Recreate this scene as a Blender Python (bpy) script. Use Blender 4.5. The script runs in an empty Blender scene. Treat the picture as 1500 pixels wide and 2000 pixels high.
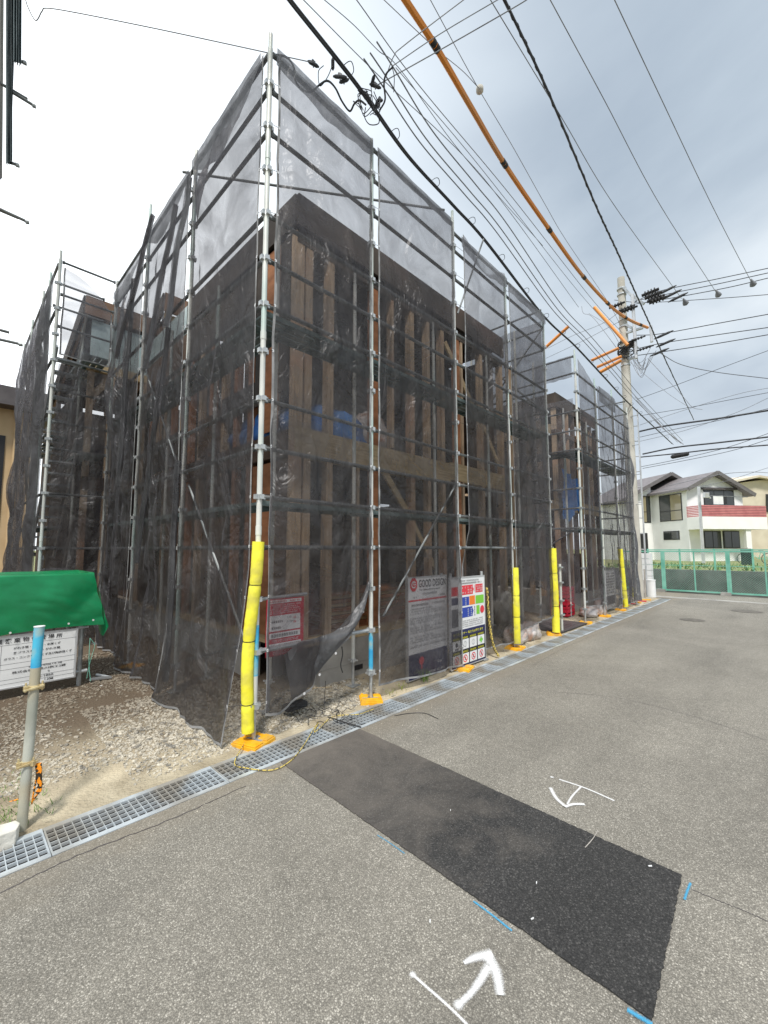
import bpy, math, random
import numpy as np
from mathutils import Vector, Matrix, noise
R = math.radians
sc = bpy.context.scene
COL = sc.collection
random.seed(7)
# ---------------------------------------------------------------- camera
F_PX, YAW, PIT, ROL = 826.0, R(44.027), R(4.973), R(-0.072)
CAM = Vector((-1.924, -3.406, 1.637))
_f = Vector((math.cos(PIT)*math.cos(YAW), math.cos(PIT)*math.sin(YAW), math.sin(PIT)))
_r = _f.cross(Vector((0, 0, 1))).normalized(); _u = _r.cross(_f)
RT = _r*math.cos(ROL)+_u*math.sin(ROL); UP = _u*math.cos(ROL)-_r*math.sin(ROL); FW = _f
cd = bpy.data.cameras.new('camera'); cam = bpy.data.objects.new('camera', cd); COL.objects.link(cam)
cd.sensor_fit = 'HORIZONTAL'; cd.sensor_width = 36; cd.lens = 36*F_PX/1500
cd.clip_start = 0.05; cd.clip_end = 2000
cam.matrix_world = Matrix(((RT.x, UP.x, -FW.x, CAM.x), (RT.y, UP.y, -FW.y, CAM.y), (RT.z, UP.z, -FW.z, CAM.z), (0, 0, 0, 1)))
sc.camera = cam
# ---------------------------------------------------------------- light
SUN = Vector((-0.42, -0.38, 0.85)).normalized()
world = bpy.data.worlds.new("World"); sc.world = world; world.use_nodes = True
nt = world.node_tree; N = nt.nodes; L = nt.links
bg = N['Background']
sky = N.new('ShaderNodeTexSky'); sky.sky_type = 'NISHITA'; sky.sun_disc = False
sky.sun_elevation = math.asin(SUN.z); sky.sun_rotation = math.atan2(SUN.x, SUN.y)
sky.air_density = 1.0; sky.dust_density = 1.5
skm = N.new('ShaderNodeMixRGB'); skm.blend_type = 'MULTIPLY'; skm.inputs[0].default_value = 1; skm.inputs[2].default_value = (.09, .09, .09, 1)
L.new(sky.outputs[0], skm.inputs[1])
tc = N.new('ShaderNodeTexCoord')
sep = N.new('ShaderNodeSeparateXYZ'); L.new(tc.outputs['Generated'], sep.inputs[0])
def wm(op, a=None, b=None, c=None):
    n = N.new('ShaderNodeMath'); n.operation = op
    for i, x in enumerate((a, b, c)):
        if x is None: continue
        if isinstance(x, (int, float)): n.inputs[i].default_value = x
        else: L.new(x, n.inputs[i])
    return n.outputs[0]
# clouds live on a flat layer overhead: project the direction on to it
zz = wm('MAXIMUM', sep.outputs[2], 0.0); zz = wm('ADD', zz, 0.22)
cx = wm('DIVIDE', sep.outputs[0], zz); cy = wm('DIVIDE', sep.outputs[1], zz)
cmb = N.new('ShaderNodeCombineXYZ'); L.new(cx, cmb.inputs[0]); L.new(cy, cmb.inputs[1])
n1 = N.new('ShaderNodeTexNoise'); n1.inputs['Scale'].default_value = 1.15; n1.inputs['Detail'].default_value = 7; n1.inputs['Roughness'].default_value = .5
n1.inputs['Distortion'].default_value = .35
L.new(cmb.outputs[0], n1.inputs['Vector'])
n2 = N.new('ShaderNodeTexNoise'); n2.inputs['Scale'].default_value = .55; n2.inputs['Detail'].default_value = 4
L.new(cmb.outputs[0], n2.inputs['Vector'])
# glow of the sun behind the cloud: dot of direction with bright quarter
dn = N.new('ShaderNodeVectorMath'); dn.operation = 'DOT_PRODUCT'; L.new(tc.outputs['Generated'], dn.inputs[0])
_b = Vector((-0.12, 0.86, 0.50)).normalized(); dn.inputs[1].default_value = _b
gl = wm('MULTIPLY_ADD', dn.outputs['Value'], .5, .5)
gl = wm('POWER', gl, 7.5)
cr = N.new('ShaderNodeValToRGB'); L.new(n1.outputs[0], cr.inputs[0])
e = cr.color_ramp.elements
e[0].position = .36; e[0].color = (.25, .305, .37, 1); e[1].position = .66; e[1].color = (.53, .58, .62, 1)
e2 = cr.color_ramp.elements.new(.5); e2.color = (.36, .42, .48, 1)
hz = wm('SUBTRACT', 1.0, sep.outputs[2]); hz = wm('MAXIMUM', hz, 0.0); hz = wm('POWER', hz, 3.6)
mh = N.new('ShaderNodeMixRGB'); mh.inputs[2].default_value = (.56, .59, .62, 1)
L.new(cr.outputs[0], mh.inputs[1]); hzf = wm('MULTIPLY', hz, .8); L.new(hzf, mh.inputs[0])
mg = N.new('ShaderNodeMixRGB'); mg.inputs[2].default_value = (1.22, 1.27, 1.30, 1)
gf = wm('MULTIPLY', gl, 1.05); gf = wm('ADD', gf, wm('MULTIPLY', wm('SUBTRACT', n2.outputs[0], .5), .5)); gf = wm('MINIMUM', wm('MAXIMUM', gf, 0.0), 1.0)
L.new(gf, mg.inputs[0]); L.new(mh.outputs[0], mg.inputs[1])
ms = N.new('ShaderNodeMixRGB'); ms.inputs[0].default_value = .93
L.new(skm.outputs[0], ms.inputs[1]); L.new(mg.outputs[0], ms.inputs[2])
L.new(ms.outputs[0], bg.inputs[0]); bg.inputs[1].default_value = 1.0
sd = bpy.data.lights.new('sun', 'SUN'); sd.energy = 2.5; sd.angle = R(9); sd.color = (1, .96, .9)
so = bpy.data.objects.new('sun', sd); COL.objects.link(so); so.rotation_euler = SUN.to_track_quat('Z', 'Y').to_euler(); so.location = (0, 0, 30)
sc.view_settings.view_transform = 'Standard'; sc.view_settings.look = 'None'; sc.view_settings.gamma = 1
sc.view_settings.exposure = 0.66
sc.render.engine = 'CYCLES'; sc.cycles.transparent_max_bounces = 32; sc.cycles.max_bounces = 8
sc.cycles.use_denoising = True
# ---------------------------------------------------------------- helpers: pixel of the 1500x2000 photo on a world plane
def ray(px, py):
    return RT*((px-750)/F_PX)+UP*(-(py-1000)/F_PX)+FW
def G(px, py, z=0.0):
    d = ray(px, py); return CAM+d*((z-CAM.z)/d.z)
def PX(px, py, x=0.0):
    d = ray(px, py); return CAM+d*((x-CAM.x)/d.x)
def PY(px, py, y=0.0):
    d = ray(px, py); return CAM+d*((y-CAM.y)/d.y)
def PD(px, py, depth):
    return CAM+ray(px, py)*depth
V = Vector
class MB:
    def __init__(s): s.v = []; s.f = []; s.m = []
    def add(s, vs, fs, mi=0):
        o = len(s.v); s.v += [tuple(v) for v in vs]; s.f += [tuple(i+o for i in f) for f in fs]; s.m += [mi]*len(fs); return s
    def box(s, x0, y0, z0, x1, y1, z1, mi=0):
        return s.obox(V(((x0+x1)/2, (y0+y1)/2, (z0+z1)/2)), V(((x1-x0)/2, 0, 0)), V((0, (y1-y0)/2, 0)), V((0, 0, (z1-z0)/2)), mi)
    def obox(s, c, a, b, d, mi=0):
        c = V(c); vs = [c+a*i+b*j+d*k for k in (-1, 1) for j in (-1, 1) for i in (-1, 1)]
        return s.add(vs, [(0, 2, 3, 1), (4, 5, 7, 6), (0, 1, 5, 4), (2, 6, 7, 3), (0, 4, 6, 2), (1, 3, 7, 5)], mi)
    def bar(s, p0, p1, w, h, mi=0, up=V((0, 0, 1))):
        p0 = V(p0); p1 = V(p1); d = (p1-p0); L_ = d.length; d.normalize()
        side = d.cross(up)
        if side.length < 1e-3: side = d.cross(V((0, 1, 0)))
        side.normalize(); u2 = side.cross(d)
        return s.obox((p0+p1)/2, d*(L_/2), side*(w/2), u2*(h/2), mi)
    def tube(s, pts, r, n=8, mi=0, cap=True):
        pts = [V(p) for p in pts]; rs = r if isinstance(r, (list, tuple)) else [r]*len(pts)
        t = (pts[1]-pts[0]).normalized(); a = t.cross(V((0, 0, 1)))
        if a.length < .05: a = t.cross(V((0, 1, 0)))
        a.normalize(); vs = []; K = len(pts)
        for i, p in enumerate(pts):
            if i == 0: tt = pts[1]-pts[0]
            elif i == K-1: tt = pts[-1]-pts[-2]
            else: tt = pts[i+1]-pts[i-1]
            if tt.length < 1e-9: tt = t
            tt = tt.normalized(); a = (a-tt*a.dot(tt))
            if a.length < 1e-6: a = tt.orthogonal()
            a.normalize(); b = tt.cross(a)
            for k in range(n):
                an = 2*math.pi*k/n; vs.append(p+(a*math.cos(an)+b*math.sin(an))*rs[i])
        fs = [(i*n+k, i*n+(k+1) % n, (i+1)*n+(k+1) % n, (i+1)*n+k) for i in range(K-1) for k in range(n)]
        if cap: fs += [tuple(range(n))[::-1], tuple((K-1)*n+k for k in range(n))]
        return s.add(vs, fs, mi)
    def prism(s, poly, off, mi=0):
        poly = [V(p) for p in poly]; off = V(off); n = len(poly)
        return s.add(poly+[p+off for p in poly], [tuple(range(n))[::-1], tuple(range(n, 2*n))]+[(i, (i+1) % n, n+(i+1) % n, n+i) for i in range(n)], mi)
    def quad(s, a, b, c, d, mi=0): return s.add([a, b, c, d], [(0, 1, 2, 3)], mi)
    def build(s, name, mats, parent=None, smooth=False, bevel=0):
        me = bpy.data.meshes.new(name); me.from_pydata(s.v, [], s.f)
        for m in (mats if isinstance(mats, (list, tuple)) else [mats]): me.materials.append(m)
        if any(s.m): me.polygons.foreach_set('material_index', s.m)
        if smooth:
            me.polygons.foreach_set('use_smooth', [True]*len(s.f))
        me.update()
        o = bpy.data.objects.new(name, me); COL.objects.link(o)
        if smooth == 'auto':
            me.set_sharp_from_angle(angle=R(40))
        if parent is not None: o.parent = parent; o.matrix_parent_inverse = parent.matrix_world.inverted()
        if bevel:
            b = o.modifiers.new('bevel', 'BEVEL'); b.width = bevel; b.segments = 2; b.limit_method = 'ANGLE'
        return o
def tag(o, label=None, cat=None, group=None, kind=None):
    if label: o['label'] = label
    if cat: o['category'] = cat
    if group: o['group'] = group
    if kind: o['kind'] = kind
    return o
def thing(name, label, cat, loc=(0, 0, 0), group=None):
    o = bpy.data.objects.new(name, None); COL.objects.link(o); o.location = loc; o.empty_display_size = .2
    o.matrix_world = Matrix.Translation(V(loc))
    return tag(o, label, cat, group)
def smoothpts(pts, n=8):
    pts = [V(p) for p in pts]; out = []
    P = [pts[0]*2-pts[1]]+pts+[pts[-1]*2-pts[-2]]
    for i in range(1, len(P)-2):
        a, b, c, d = P[i-1], P[i], P[i+1], P[i+2]
        for k in range(n):
            t = k/n
            out.append(.5*((2*b)+(c-a)*t+(2*a-5*b+4*c-d)*t*t+(3*b-a-3*c+d)*t**3))
    out.append(pts[-1]); return out
# ---------------------------------------------------------------- materials
def newmat(name):
    m = bpy.data.materials.new(name); m.use_nodes = True; t = m.node_tree
    return m, t, t.nodes['Principled BSDF'], t.nodes['Material Output']
def nd(t, typ, **kw):
    n = t.nodes.new(typ)
    for k, v in kw.items():
        if k in n.inputs: n.inputs[k].default_value = v
        else: setattr(n, k, v)
    return n
def c4(c): return (c[0], c[1], c[2], 1)
def pbr(name, c1, c2=None, scale=4, detail=6, rough=.6, metal=0, bump=0, bscale=None, stretch=(1, 1, 1), lo=.35, hi=.65, c3=None, s3=1.0, spec=.5):
    m, t, p, out = newmat(name)
    p.inputs['Roughness'].default_value = rough; p.inputs['Metallic'].default_value = metal
    p.inputs['Specular IOR Level'].default_value = spec
    co = nd(t, 'ShaderNodeTexCoord'); mp = nd(t, 'ShaderNodeMapping'); mp.inputs['Scale'].default_value = stretch
    t.links.new(co.outputs['Object'], mp.inputs['Vector'])
    if c2 is None: p.inputs['Base Color'].default_value = c4(c1)
    else:
        no = nd(t, 'ShaderNodeTexNoise', Scale=scale, Detail=detail); t.links.new(mp.outputs[0], no.inputs['Vector'])
        r = nd(t, 'ShaderNodeValToRGB'); r.color_ramp.elements[0].position = lo; r.color_ramp.elements[1].position = hi
        r.color_ramp.elements[0].color = c4(c1); r.color_ramp.elements[1].color = c4(c2)
        t.links.new(no.outputs[0], r.inputs[0]); last = r.outputs[0]
        if c3 is not None:
            n3 = nd(t, 'ShaderNodeTexNoise', Scale=s3, Detail=3); t.links.new(co.outputs['Object'], n3.inputs['Vector'])
            r3 = nd(t, 'ShaderNodeValToRGB'); r3.color_ramp.elements[0].position = .5; r3.color_ramp.elements[1].position = .66
            mx = nd(t, 'ShaderNodeMixRGB'); mx.inputs[2].default_value = c4(c3)
            t.links.new(n3.outputs[0], r3.inputs[0]); t.links.new(r3.outputs[0], mx.inputs[0]); t.links.new(last, mx.inputs[1]); last = mx.outputs[0]
        t.links.new(last, p.inputs['Base Color'])
    if bump:
        nb = nd(t, 'ShaderNodeTexNoise', Scale=bscale or scale*3, Detail=5); t.links.new(mp.outputs[0], nb.inputs['Vector'])
        b = nd(t, 'ShaderNodeBump', Strength=bump, Distance=.02); t.links.new(nb.outputs[0], b.inputs['Height']); t.links.new(b.outputs[0], p.inputs['Normal'])
    return m
def asphalt(name, lo, hi, bright, dusty=None, vs=175, fine=.38):
    m, t, p, out = newmat(name); K = t.links.new
    co = nd(t, 'ShaderNodeTexCoord')
    vo = nd(t, 'ShaderNodeTexVoronoi', Scale=vs); K(co.outputs['Object'], vo.inputs['Vector'])
    v2 = nd(t, 'ShaderNodeTexVoronoi', Scale=vs*2.3); K(co.outputs['Object'], v2.inputs['Vector'])
    sp = nd(t, 'ShaderNodeSeparateColor'); K(vo.outputs['Color'], sp.inputs[0])
    sp2 = nd(t, 'ShaderNodeSeparateColor'); K(v2.outputs['Color'], sp2.inputs[0])
    r = nd(t, 'ShaderNodeValToRGB'); el = r.color_ramp.elements
    el[0].position = 0; el[0].color = c4(lo); el[1].position = .84; el[1].color = c4(hi)
    x = el.new(.93); x.color = c4(bright)
    K(sp.outputs[0], r.inputs[0])
    r2 = nd(t, 'ShaderNodeValToRGB'); r2.color_ramp.elements[0].color = c4([a*.8 for a in lo]); r2.color_ramp.elements[1].color = c4([a*1.1 for a in hi])
    K(sp2.outputs[0], r2.inputs[0])
    mx = nd(t, 'ShaderNodeMixRGB'); mx.inputs[0].default_value = fine; K(r.outputs[0], mx.inputs[1]); K(r2.outputs[0], mx.inputs[2])
    # dark binder between the chips
    rg = nd(t, 'ShaderNodeMapRange'); rg.inputs[1].default_value = .25; rg.inputs[2].default_value = .62; rg.inputs[3].default_value = 1.08; rg.inputs[4].default_value = .62
    K(vo.outputs['Distance'], rg.inputs[0])
    # worn lanes and stains
    nz = nd(t, 'ShaderNodeTexNoise', Scale=.55, Detail=10, Roughness=.68, Distortion=.5); K(co.outputs['Object'], nz.inputs['Vector'])
    ma = nd(t, 'ShaderNodeMapping'); ma.inputs['Scale'].default_value = (.22, 1.5, 1); K(co.outputs['Object'], ma.inputs['Vector'])
    nl = nd(t, 'ShaderNodeTexNoise', Scale=1.0, Detail=8, Roughness=.6); K(ma.outputs[0], nl.inputs['Vector'])
    nf = nd(t, 'ShaderNodeTexNoise', Scale=11, Detail=8, Roughness=.7); K(co.outputs['Object'], nf.inputs['Vector'])
    s1 = nd(t, 'ShaderNodeMath', operation='MULTIPLY_ADD'); K(nl.outputs[0], s1.inputs[0]); s1.inputs[1].default_value = .6; K(nz.outputs[0], s1.inputs[2])
    s2 = nd(t, 'ShaderNodeMath', operation='MULTIPLY_ADD'); K(nf.outputs[0], s2.inputs[0]); s2.inputs[1].default_value = .45; K(s1.outputs[0], s2.inputs[2])
    rs = nd(t, 'ShaderNodeMapRange'); rs.inputs[1].default_value = .75; rs.inputs[2].default_value = 1.3; rs.inputs[3].default_value = .72; rs.inputs[4].default_value = 1.26
    K(s2.outputs[0], rs.inputs[0])
    mu = nd(t, 'ShaderNodeMath', operation='MULTIPLY'); K(rg.outputs[0], mu.inputs[0]); K(rs.outputs[0], mu.inputs[1])
    m2 = nd(t, 'ShaderNodeMixRGB', blend_type='MULTIPLY'); m2.inputs[0].default_value = 1; K(mx.outputs[0], m2.inputs[1]); K(mu.outputs[0], m2.inputs[2])
    last = m2.outputs[0]
    if dusty:
        n3 = nd(t, 'ShaderNodeTexNoise', Scale=1.9, Detail=9, Roughness=.7, Distortion=1.2); K(co.outputs['Object'], n3.inputs['Vector'])
        sx = nd(t, 'ShaderNodeSeparateXYZ'); K(co.outputs['Object'], sx.inputs[0])
        g = nd(t, 'ShaderNodeMapRange'); g.inputs[1].default_value = dusty[1]; g.inputs[2].default_value = dusty[2]; g.inputs[3].default_value = 0; g.inputs[4].default_value = .62
        K(sx.outputs[1], g.inputs[0])
        a = nd(t, 'ShaderNodeMath', operation='ADD'); K(n3.outputs[0], a.inputs[0]); K(g.outputs[0], a.inputs[1])
        rr = nd(t, 'ShaderNodeMapRange'); rr.inputs[1].default_value = .62; rr.inputs[2].default_value = 1.15; rr.inputs[4].default_value = dusty[3]; K(a.outputs[0], rr.inputs[0])
        m3 = nd(t, 'ShaderNodeMixRGB'); m3.inputs[2].default_value = c4(dusty[0]); K(rr.outputs[0], m3.inputs[0]); K(last, m3.inputs[1]); last = m3.outputs[0]
    K(last, p.inputs['Base Color']); p.inputs['Roughness'].default_value = .82
    b = nd(t, 'ShaderNodeBump', Strength=.55, Distance=.004, invert=True); K(vo.outputs['Distance'], b.inputs['Height']); K(b.outputs[0], p.inputs['Normal'])
    return m
def netmat(name, col, trans, wr=1.0, wscale=1.7, tlc=.42):
    """woven mesh sheet: part of each square is hole (transparent), the rest dark yarn"""
    m, t, p, out = newmat(name); K = t.links.new
    t.nodes.remove(p)
    co = nd(t, 'ShaderNodeTexCoord')
    nz = nd(t, 'ShaderNodeTexNoise', Scale=1.5, Detail=9, Roughness=.62, Distortion=1.6); K(co.outputs['Object'], nz.inputs['Vector'])
    mr = nd(t, 'ShaderNodeMapRange'); mr.inputs[1].default_value = .3; mr.inputs[2].default_value = .7; mr.inputs[3].default_value = 1-trans-.13; mr.inputs[4].default_value = 1-trans+.13
    K(nz.outputs[0], mr.inputs[0])
    # crumples: ridged noise
    mp = nd(t, 'ShaderNodeMapping'); mp.inputs['Scale'].default_value = (1, 1, .62); K(co.outputs['Object'], mp.inputs['Vector'])
    n2 = nd(t, 'ShaderNodeTexNoise', Scale=wscale, Detail=3.5, Roughness=.5, Distortion=1.1); K(mp.outputs[0], n2.inputs['Vector'])
    n3 = nd(t, 'ShaderNodeTexNoise', Scale=wscale*2.6, Detail=2, Roughness=.5, Distortion=1.8); K(mp.outputs[0], n3.inputs['Vector'])
    # thin crease lines: fold the noise about its middle
    sb = nd(t, 'ShaderNodeMath', operation='SUBTRACT'); K(n3.outputs[0], sb.inputs[0]); sb.inputs[1].default_value = .5
    ab = nd(t, 'ShaderNodeMath', operation='ABSOLUTE'); K(sb.outputs[0], ab.inputs[0])
    mn = nd(t, 'ShaderNodeMath', operation='MINIMUM'); K(ab.outputs[0], mn.inputs[0]); mn.inputs[1].default_value = .05
    ad = nd(t, 'ShaderNodeMath', operation='MULTIPLY_ADD'); K(mn.outputs[0], ad.inputs[0]); ad.inputs[1].default_value = .38; K(n2.outputs[0], ad.inputs[2])
    b = nd(t, 'ShaderNodeBump', Strength=.6*wr, Distance=.22); K(ad.outputs[0], b.inputs['Height'])
    d = nd(t, 'ShaderNodeBsdfDiffuse'); tl = nd(t, 'ShaderNodeBsdfTranslucent'); g = nd(t, 'ShaderNodeBsdfGlossy', Roughness=.42)
    # paler blotches in the yarn colour
    n4 = nd(t, 'ShaderNodeTexNoise', Scale=.9, Detail=8, Roughness=.7, Distortion=1.0); K(co.outputs['Object'], n4.inputs['Vector'])
    r4 = nd(t, 'ShaderNodeValToRGB'); r4.color_ramp.elements[0].position = .42; r4.color_ramp.elements[1].position = .75
    r4.color_ramp.elements[0].color = c4(col); r4.color_ramp.elements[1].color = c4([min(1, a*2.2+.035) for a in col]); K(n4.outputs[0], r4.inputs[0])
    for n in (d, tl): K(b.outputs[0], n.inputs['Normal'])
    K(r4.outputs[0], d.inputs['Color']); tl.inputs['Color'].default_value = (tlc*.97, tlc*.95, tlc*1.03, 1)
    g.inputs['Color'].default_value = (.30, .30, .31, 1); K(b.outputs[0], g.inputs['Normal'])
    a1 = nd(t, 'ShaderNodeMixShader'); a1.inputs[0].default_value = .45; K(d.outputs[0], a1.inputs[1]); K(tl.outputs[0], a1.inputs[2])
    a2 = nd(t, 'ShaderNodeMixShader'); a2.inputs[0].default_value = .12; K(a1.outputs[0], a2.inputs[1]); K(g.outputs[0], a2.inputs[2])
    tr = nd(t, 'ShaderNodeBsdfTransparent'); tr.inputs[0].default_value = (1, .985, .99, 1)
    a3 = nd(t, 'ShaderNodeMixShader'); K(mr.outputs[0], a3.inputs[0]); K(tr.outputs[0], a3.inputs[1]); K(a2.outputs[0], a3.inputs[2])
    K(a3.outputs[0], out.inputs[0])
    return m
M = {}
M['asphalt'] = asphalt('asphalt', (.205, .190, .160), (.345, .322, .276), (.62, .585, .51), dusty=((.23, .195, .145), -.85, -.42, .55))
M['patch'] = asphalt('patch', (.020, .020, .020), (.062, .060, .058), (.12, .115, .11), dusty=((.20, .175, .15), -2.6, -.5, .62), vs=135, fine=.35)
M['soil'] = pbr('soil', (.30, .25, .17), (.50, .44, .32), scale=3.5, detail=12, rough=.95, bump=.9, bscale=45, c3=(.56, .48, .34), s3=.9)
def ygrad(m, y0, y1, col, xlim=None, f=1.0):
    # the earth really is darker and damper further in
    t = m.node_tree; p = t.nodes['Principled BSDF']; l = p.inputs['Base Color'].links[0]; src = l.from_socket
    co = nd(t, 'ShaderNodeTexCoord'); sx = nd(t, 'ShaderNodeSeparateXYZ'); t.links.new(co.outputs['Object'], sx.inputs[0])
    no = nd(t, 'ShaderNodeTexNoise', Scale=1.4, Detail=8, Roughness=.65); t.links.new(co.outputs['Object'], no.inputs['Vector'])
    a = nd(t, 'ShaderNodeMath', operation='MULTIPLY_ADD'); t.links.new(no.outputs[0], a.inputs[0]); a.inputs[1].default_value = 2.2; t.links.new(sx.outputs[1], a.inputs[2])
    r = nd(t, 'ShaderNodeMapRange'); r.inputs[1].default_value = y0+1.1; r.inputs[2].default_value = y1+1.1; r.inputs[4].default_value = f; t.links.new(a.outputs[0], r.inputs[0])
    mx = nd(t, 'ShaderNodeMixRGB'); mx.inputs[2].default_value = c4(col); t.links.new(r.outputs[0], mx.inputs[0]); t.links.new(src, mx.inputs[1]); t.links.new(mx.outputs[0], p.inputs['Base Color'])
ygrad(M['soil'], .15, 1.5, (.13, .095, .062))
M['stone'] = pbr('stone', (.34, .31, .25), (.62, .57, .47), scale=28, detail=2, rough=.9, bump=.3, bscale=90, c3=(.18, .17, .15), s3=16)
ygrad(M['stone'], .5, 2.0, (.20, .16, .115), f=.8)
M['galv'] = pbr('galv', (.36, .38, .39), (.56, .58, .58), scale=9, rough=.42, metal=.55, bump=.1, bscale=30)
M['grate'] = pbr('grate', (.40, .44, .47), (.56, .61, .64), scale=6, rough=.45, metal=.2, c3=(.36, .34, .30), s3=2)
M['post'] = pbr('post', (.50, .51, .48), (.74, .74, .69), scale=3.2, rough=.5, metal=.15, stretch=(1, 1, .6), c3=(.46, .58, .54), s3=.9, bump=.1)
M['rail'] = pbr('rail', (.12, .13, .13), (.24, .25, .25), scale=4, rough=.5, metal=.35)
M['plank'] = pbr('plank', (.12, .17, .17), (.27, .34, .33), scale=5, rough=.5, metal=.5)
M['bluepaint'] = pbr('bluepaint', (.03, .33, .60), (.07, .46, .66), scale=7, rough=.5, c3=(.32, .46, .44), s3=6)
M['yellowfoam'] = pbr('yellowfoam', (.80, .72, .03), (.93, .87, .07), scale=3, rough=.75, bump=.35, bscale=14, c3=(.56, .50, .10), s3=4)
M['orangeplastic'] = pbr('orangeplastic', (.80, .36, .01), (.92, .50, .02), scale=9, rough=.55, c3=(.62, .36, .06), s3=7)
M['concrete'] = pbr('concrete', (.26, .25, .23), (.42, .41, .38), scale=2.5, detail=10, rough=.9, bump=.25, bscale=25)
M['poleconc'] = pbr('poleconc', (.42, .40, .35), (.56, .54, .48), scale=2, detail=8, rough=.85, bump=.1)
M['studz'] = pbr('studz', (.42, .30, .19), (.62, .46, .31), scale=7, rough=.7, stretch=(6, 6, .5), bump=.15, c3=(.46, .28, .18), s3=1.2)
M['woodh'] = pbr('woodh', (.46, .33, .18), (.64, .49, .28), scale=7, rough=.7, stretch=(.5, .5, 7), bump=.1)
M['ply'] = pbr('ply', (.075, .045, .030), (.14, .085, .055), scale=2.4, detail=9, rough=.75, stretch=(1, 1, 4))
M['redply'] = pbr('redply', (.30, .12, .05), (.46, .20, .09), scale=2.4, detail=9, rough=.75, stretch=(1, 1, 4))
M['fasciab'] = pbr('fasciab', (.19, .11, .07), (.28, .17, .11), scale=2, detail=8, rough=.8)
M['darkply'] = pbr('darkply', (.035, .028, .024), (.080, .065, .053), scale=1.6, detail=10, rough=.8, stretch=(1, 1, 2.5), c3=(.05, .045, .04), s3=1)
M['fascia'] = pbr('fascia', (.045, .036, .030), (.10, .08, .065), scale=1.6, detail=8, rough=.8, c3=(.14, .09, .07), s3=.8)
M['paleblue'] = pbr('paleblue', (.36, .46, .47), (.50, .60, .60), scale=2, rough=.5)
M['black'] = pbr('black', (.012, .012, .013), (.03, .03, .032), scale=5, rough=.55)
M['cable'] = pbr('cable', (.035, .038, .045), (.06, .063, .07), scale=5, rough=.6)
M['cablegrey'] = pbr('cablegrey', (.17, .18, .20), (.26, .27, .29), scale=5, rough=.6)
M['orangecover'] = pbr('orangecover', (.74, .25, .035), (.82, .31, .05), scale=1.2, detail=3, rough=.5, c3=(.62, .27, .09), s3=.9)
M['net'] = netmat('net', (.036, .034, .032), .39, 1.5)
M['netleft'] = netmat('netleft', (.028, .027, .026), .33, 1.5, 2.2)
M['netclear'] = netmat('netclear', (.13, .13, .14), .50, .8)
M['netdark'] = netmat('netdark', (.050, .050, .050), .26, 1, 2, .25)
M['netfold'] = netmat('netfold', (.10, .105, .11), .18, 1.0, 2.4, .35)
M['hem'] = pbr('hem', (.14, .14, .14), (.34, .34, .34), scale=6, rough=.6)
M['eyelet'] = pbr('eyelet', (.75, .75, .75), rough=.3, metal=.2)
M['white'] = pbr('white', (.76, .77, .77), (.83, .84, .84), scale=3, rough=.4)
M['ink'] = pbr('ink', (.02, .02, .025), rough=.6)
M['greyink'] = pbr('greyink', (.18, .18, .19), rough=.6)
M['red'] = pbr('red', (.55, .015, .045), rough=.45)
M['signred'] = pbr('signred', (.72, .04, .06), rough=.45)
M['navy'] = pbr('navy', (.015, .02, .09), rough=.45)
M['blue'] = pbr('blue', (.02, .06, .38), rough=.45)
M['orange'] = pbr('orange', (.85, .22, .02), rough=.45)
M['green'] = pbr('green', (.20, .58, .05), rough=.45)
M['yellow'] = pbr('yellow', (.80, .75, .05), rough=.45)
M['alu'] = pbr('alu', (.50, .51, .52), (.62, .63, .64), scale=5, rough=.35, metal=.5)
M['membrane'] = pbr('membrane', (.014, .013, .012), (.034, .031, .028), scale=2, detail=9, rough=.42, bump=1.6, bscale=3.0, stretch=(.7, .7, 3.4))
M['tarp'] = pbr('tarp', (.0, .17, .055), (.004, .25, .09), scale=3, detail=8, rough=.34, bump=.25, bscale=5)
M['bluetarp'] = pbr('bluetarp', (.02, .13, .45), (.05, .24, .62), scale=4, rough=.45, bump=.6, bscale=8)
M['clamp'] = pbr('clamp', (.52, .40, .20), (.70, .60, .36), scale=25, rough=.4, metal=.5)
M['ropeo'] = pbr('ropeo', (.85, .30, .01), (.03, .02, .01), scale=60, detail=1, rough=.7, lo=.49, hi=.51)
M['ropey'] = pbr('ropey', (.62, .48, .12), (.12, .10, .05), scale=55, detail=1, rough=.8, lo=.52, hi=.56)
M['bag'] = pbr('bag', (.48, .42, .39), (.72, .68, .66), scale=9, detail=8, rough=.35, bump=.6, bscale=20, c3=(.50, .30, .22), s3=5)
M['stake'] = pbr('stake', (.30, .31, .26), (.46, .47, .41), scale=5, rough=.6, stretch=(1, 1, .5), c3=(.40, .36, .26), s3=2.5, bump=.2)
M['palestone'] = pbr('palestone', (.55, .53, .47), (.72, .70, .63), scale=9, rough=.9, bump=.4, bscale=30)
M['lid'] = pbr('lid', (.11, .10, .085), (.17, .155, .13), scale=8, rough=.7)
M['stucco'] = pbr('stucco', (.80, .80, .79), (.87, .87, .86), scale=1.2, detail=9, rough=.9)
M['beige'] = pbr('beige', (.60, .53, .42), (.70, .63, .51), scale=1, detail=8, rough=.9)
M['tan'] = pbr('tan', (.50, .36, .20), (.60, .45, .27), scale=1.3, detail=8, rough=.9)
M['rooft'] = pbr('rooft', (.16, .145, .15), (.23, .21, .215), scale=3, rough=.6, stretch=(1, 1, 8))
M['barge'] = pbr('barge', (.12, .11, .11), (.16, .15, .15), rough=.6)
M['trim'] = pbr('trim', (.07, .06, .062), (.10, .09, .09), scale=3, rough=.5)
M['frame'] = pbr('frame', (.02, .02, .022), rough=.4)
M['pinkred'] = pbr('pinkred', (.52, .17, .18), (.62, .23, .23), scale=3, rough=.6)
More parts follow.
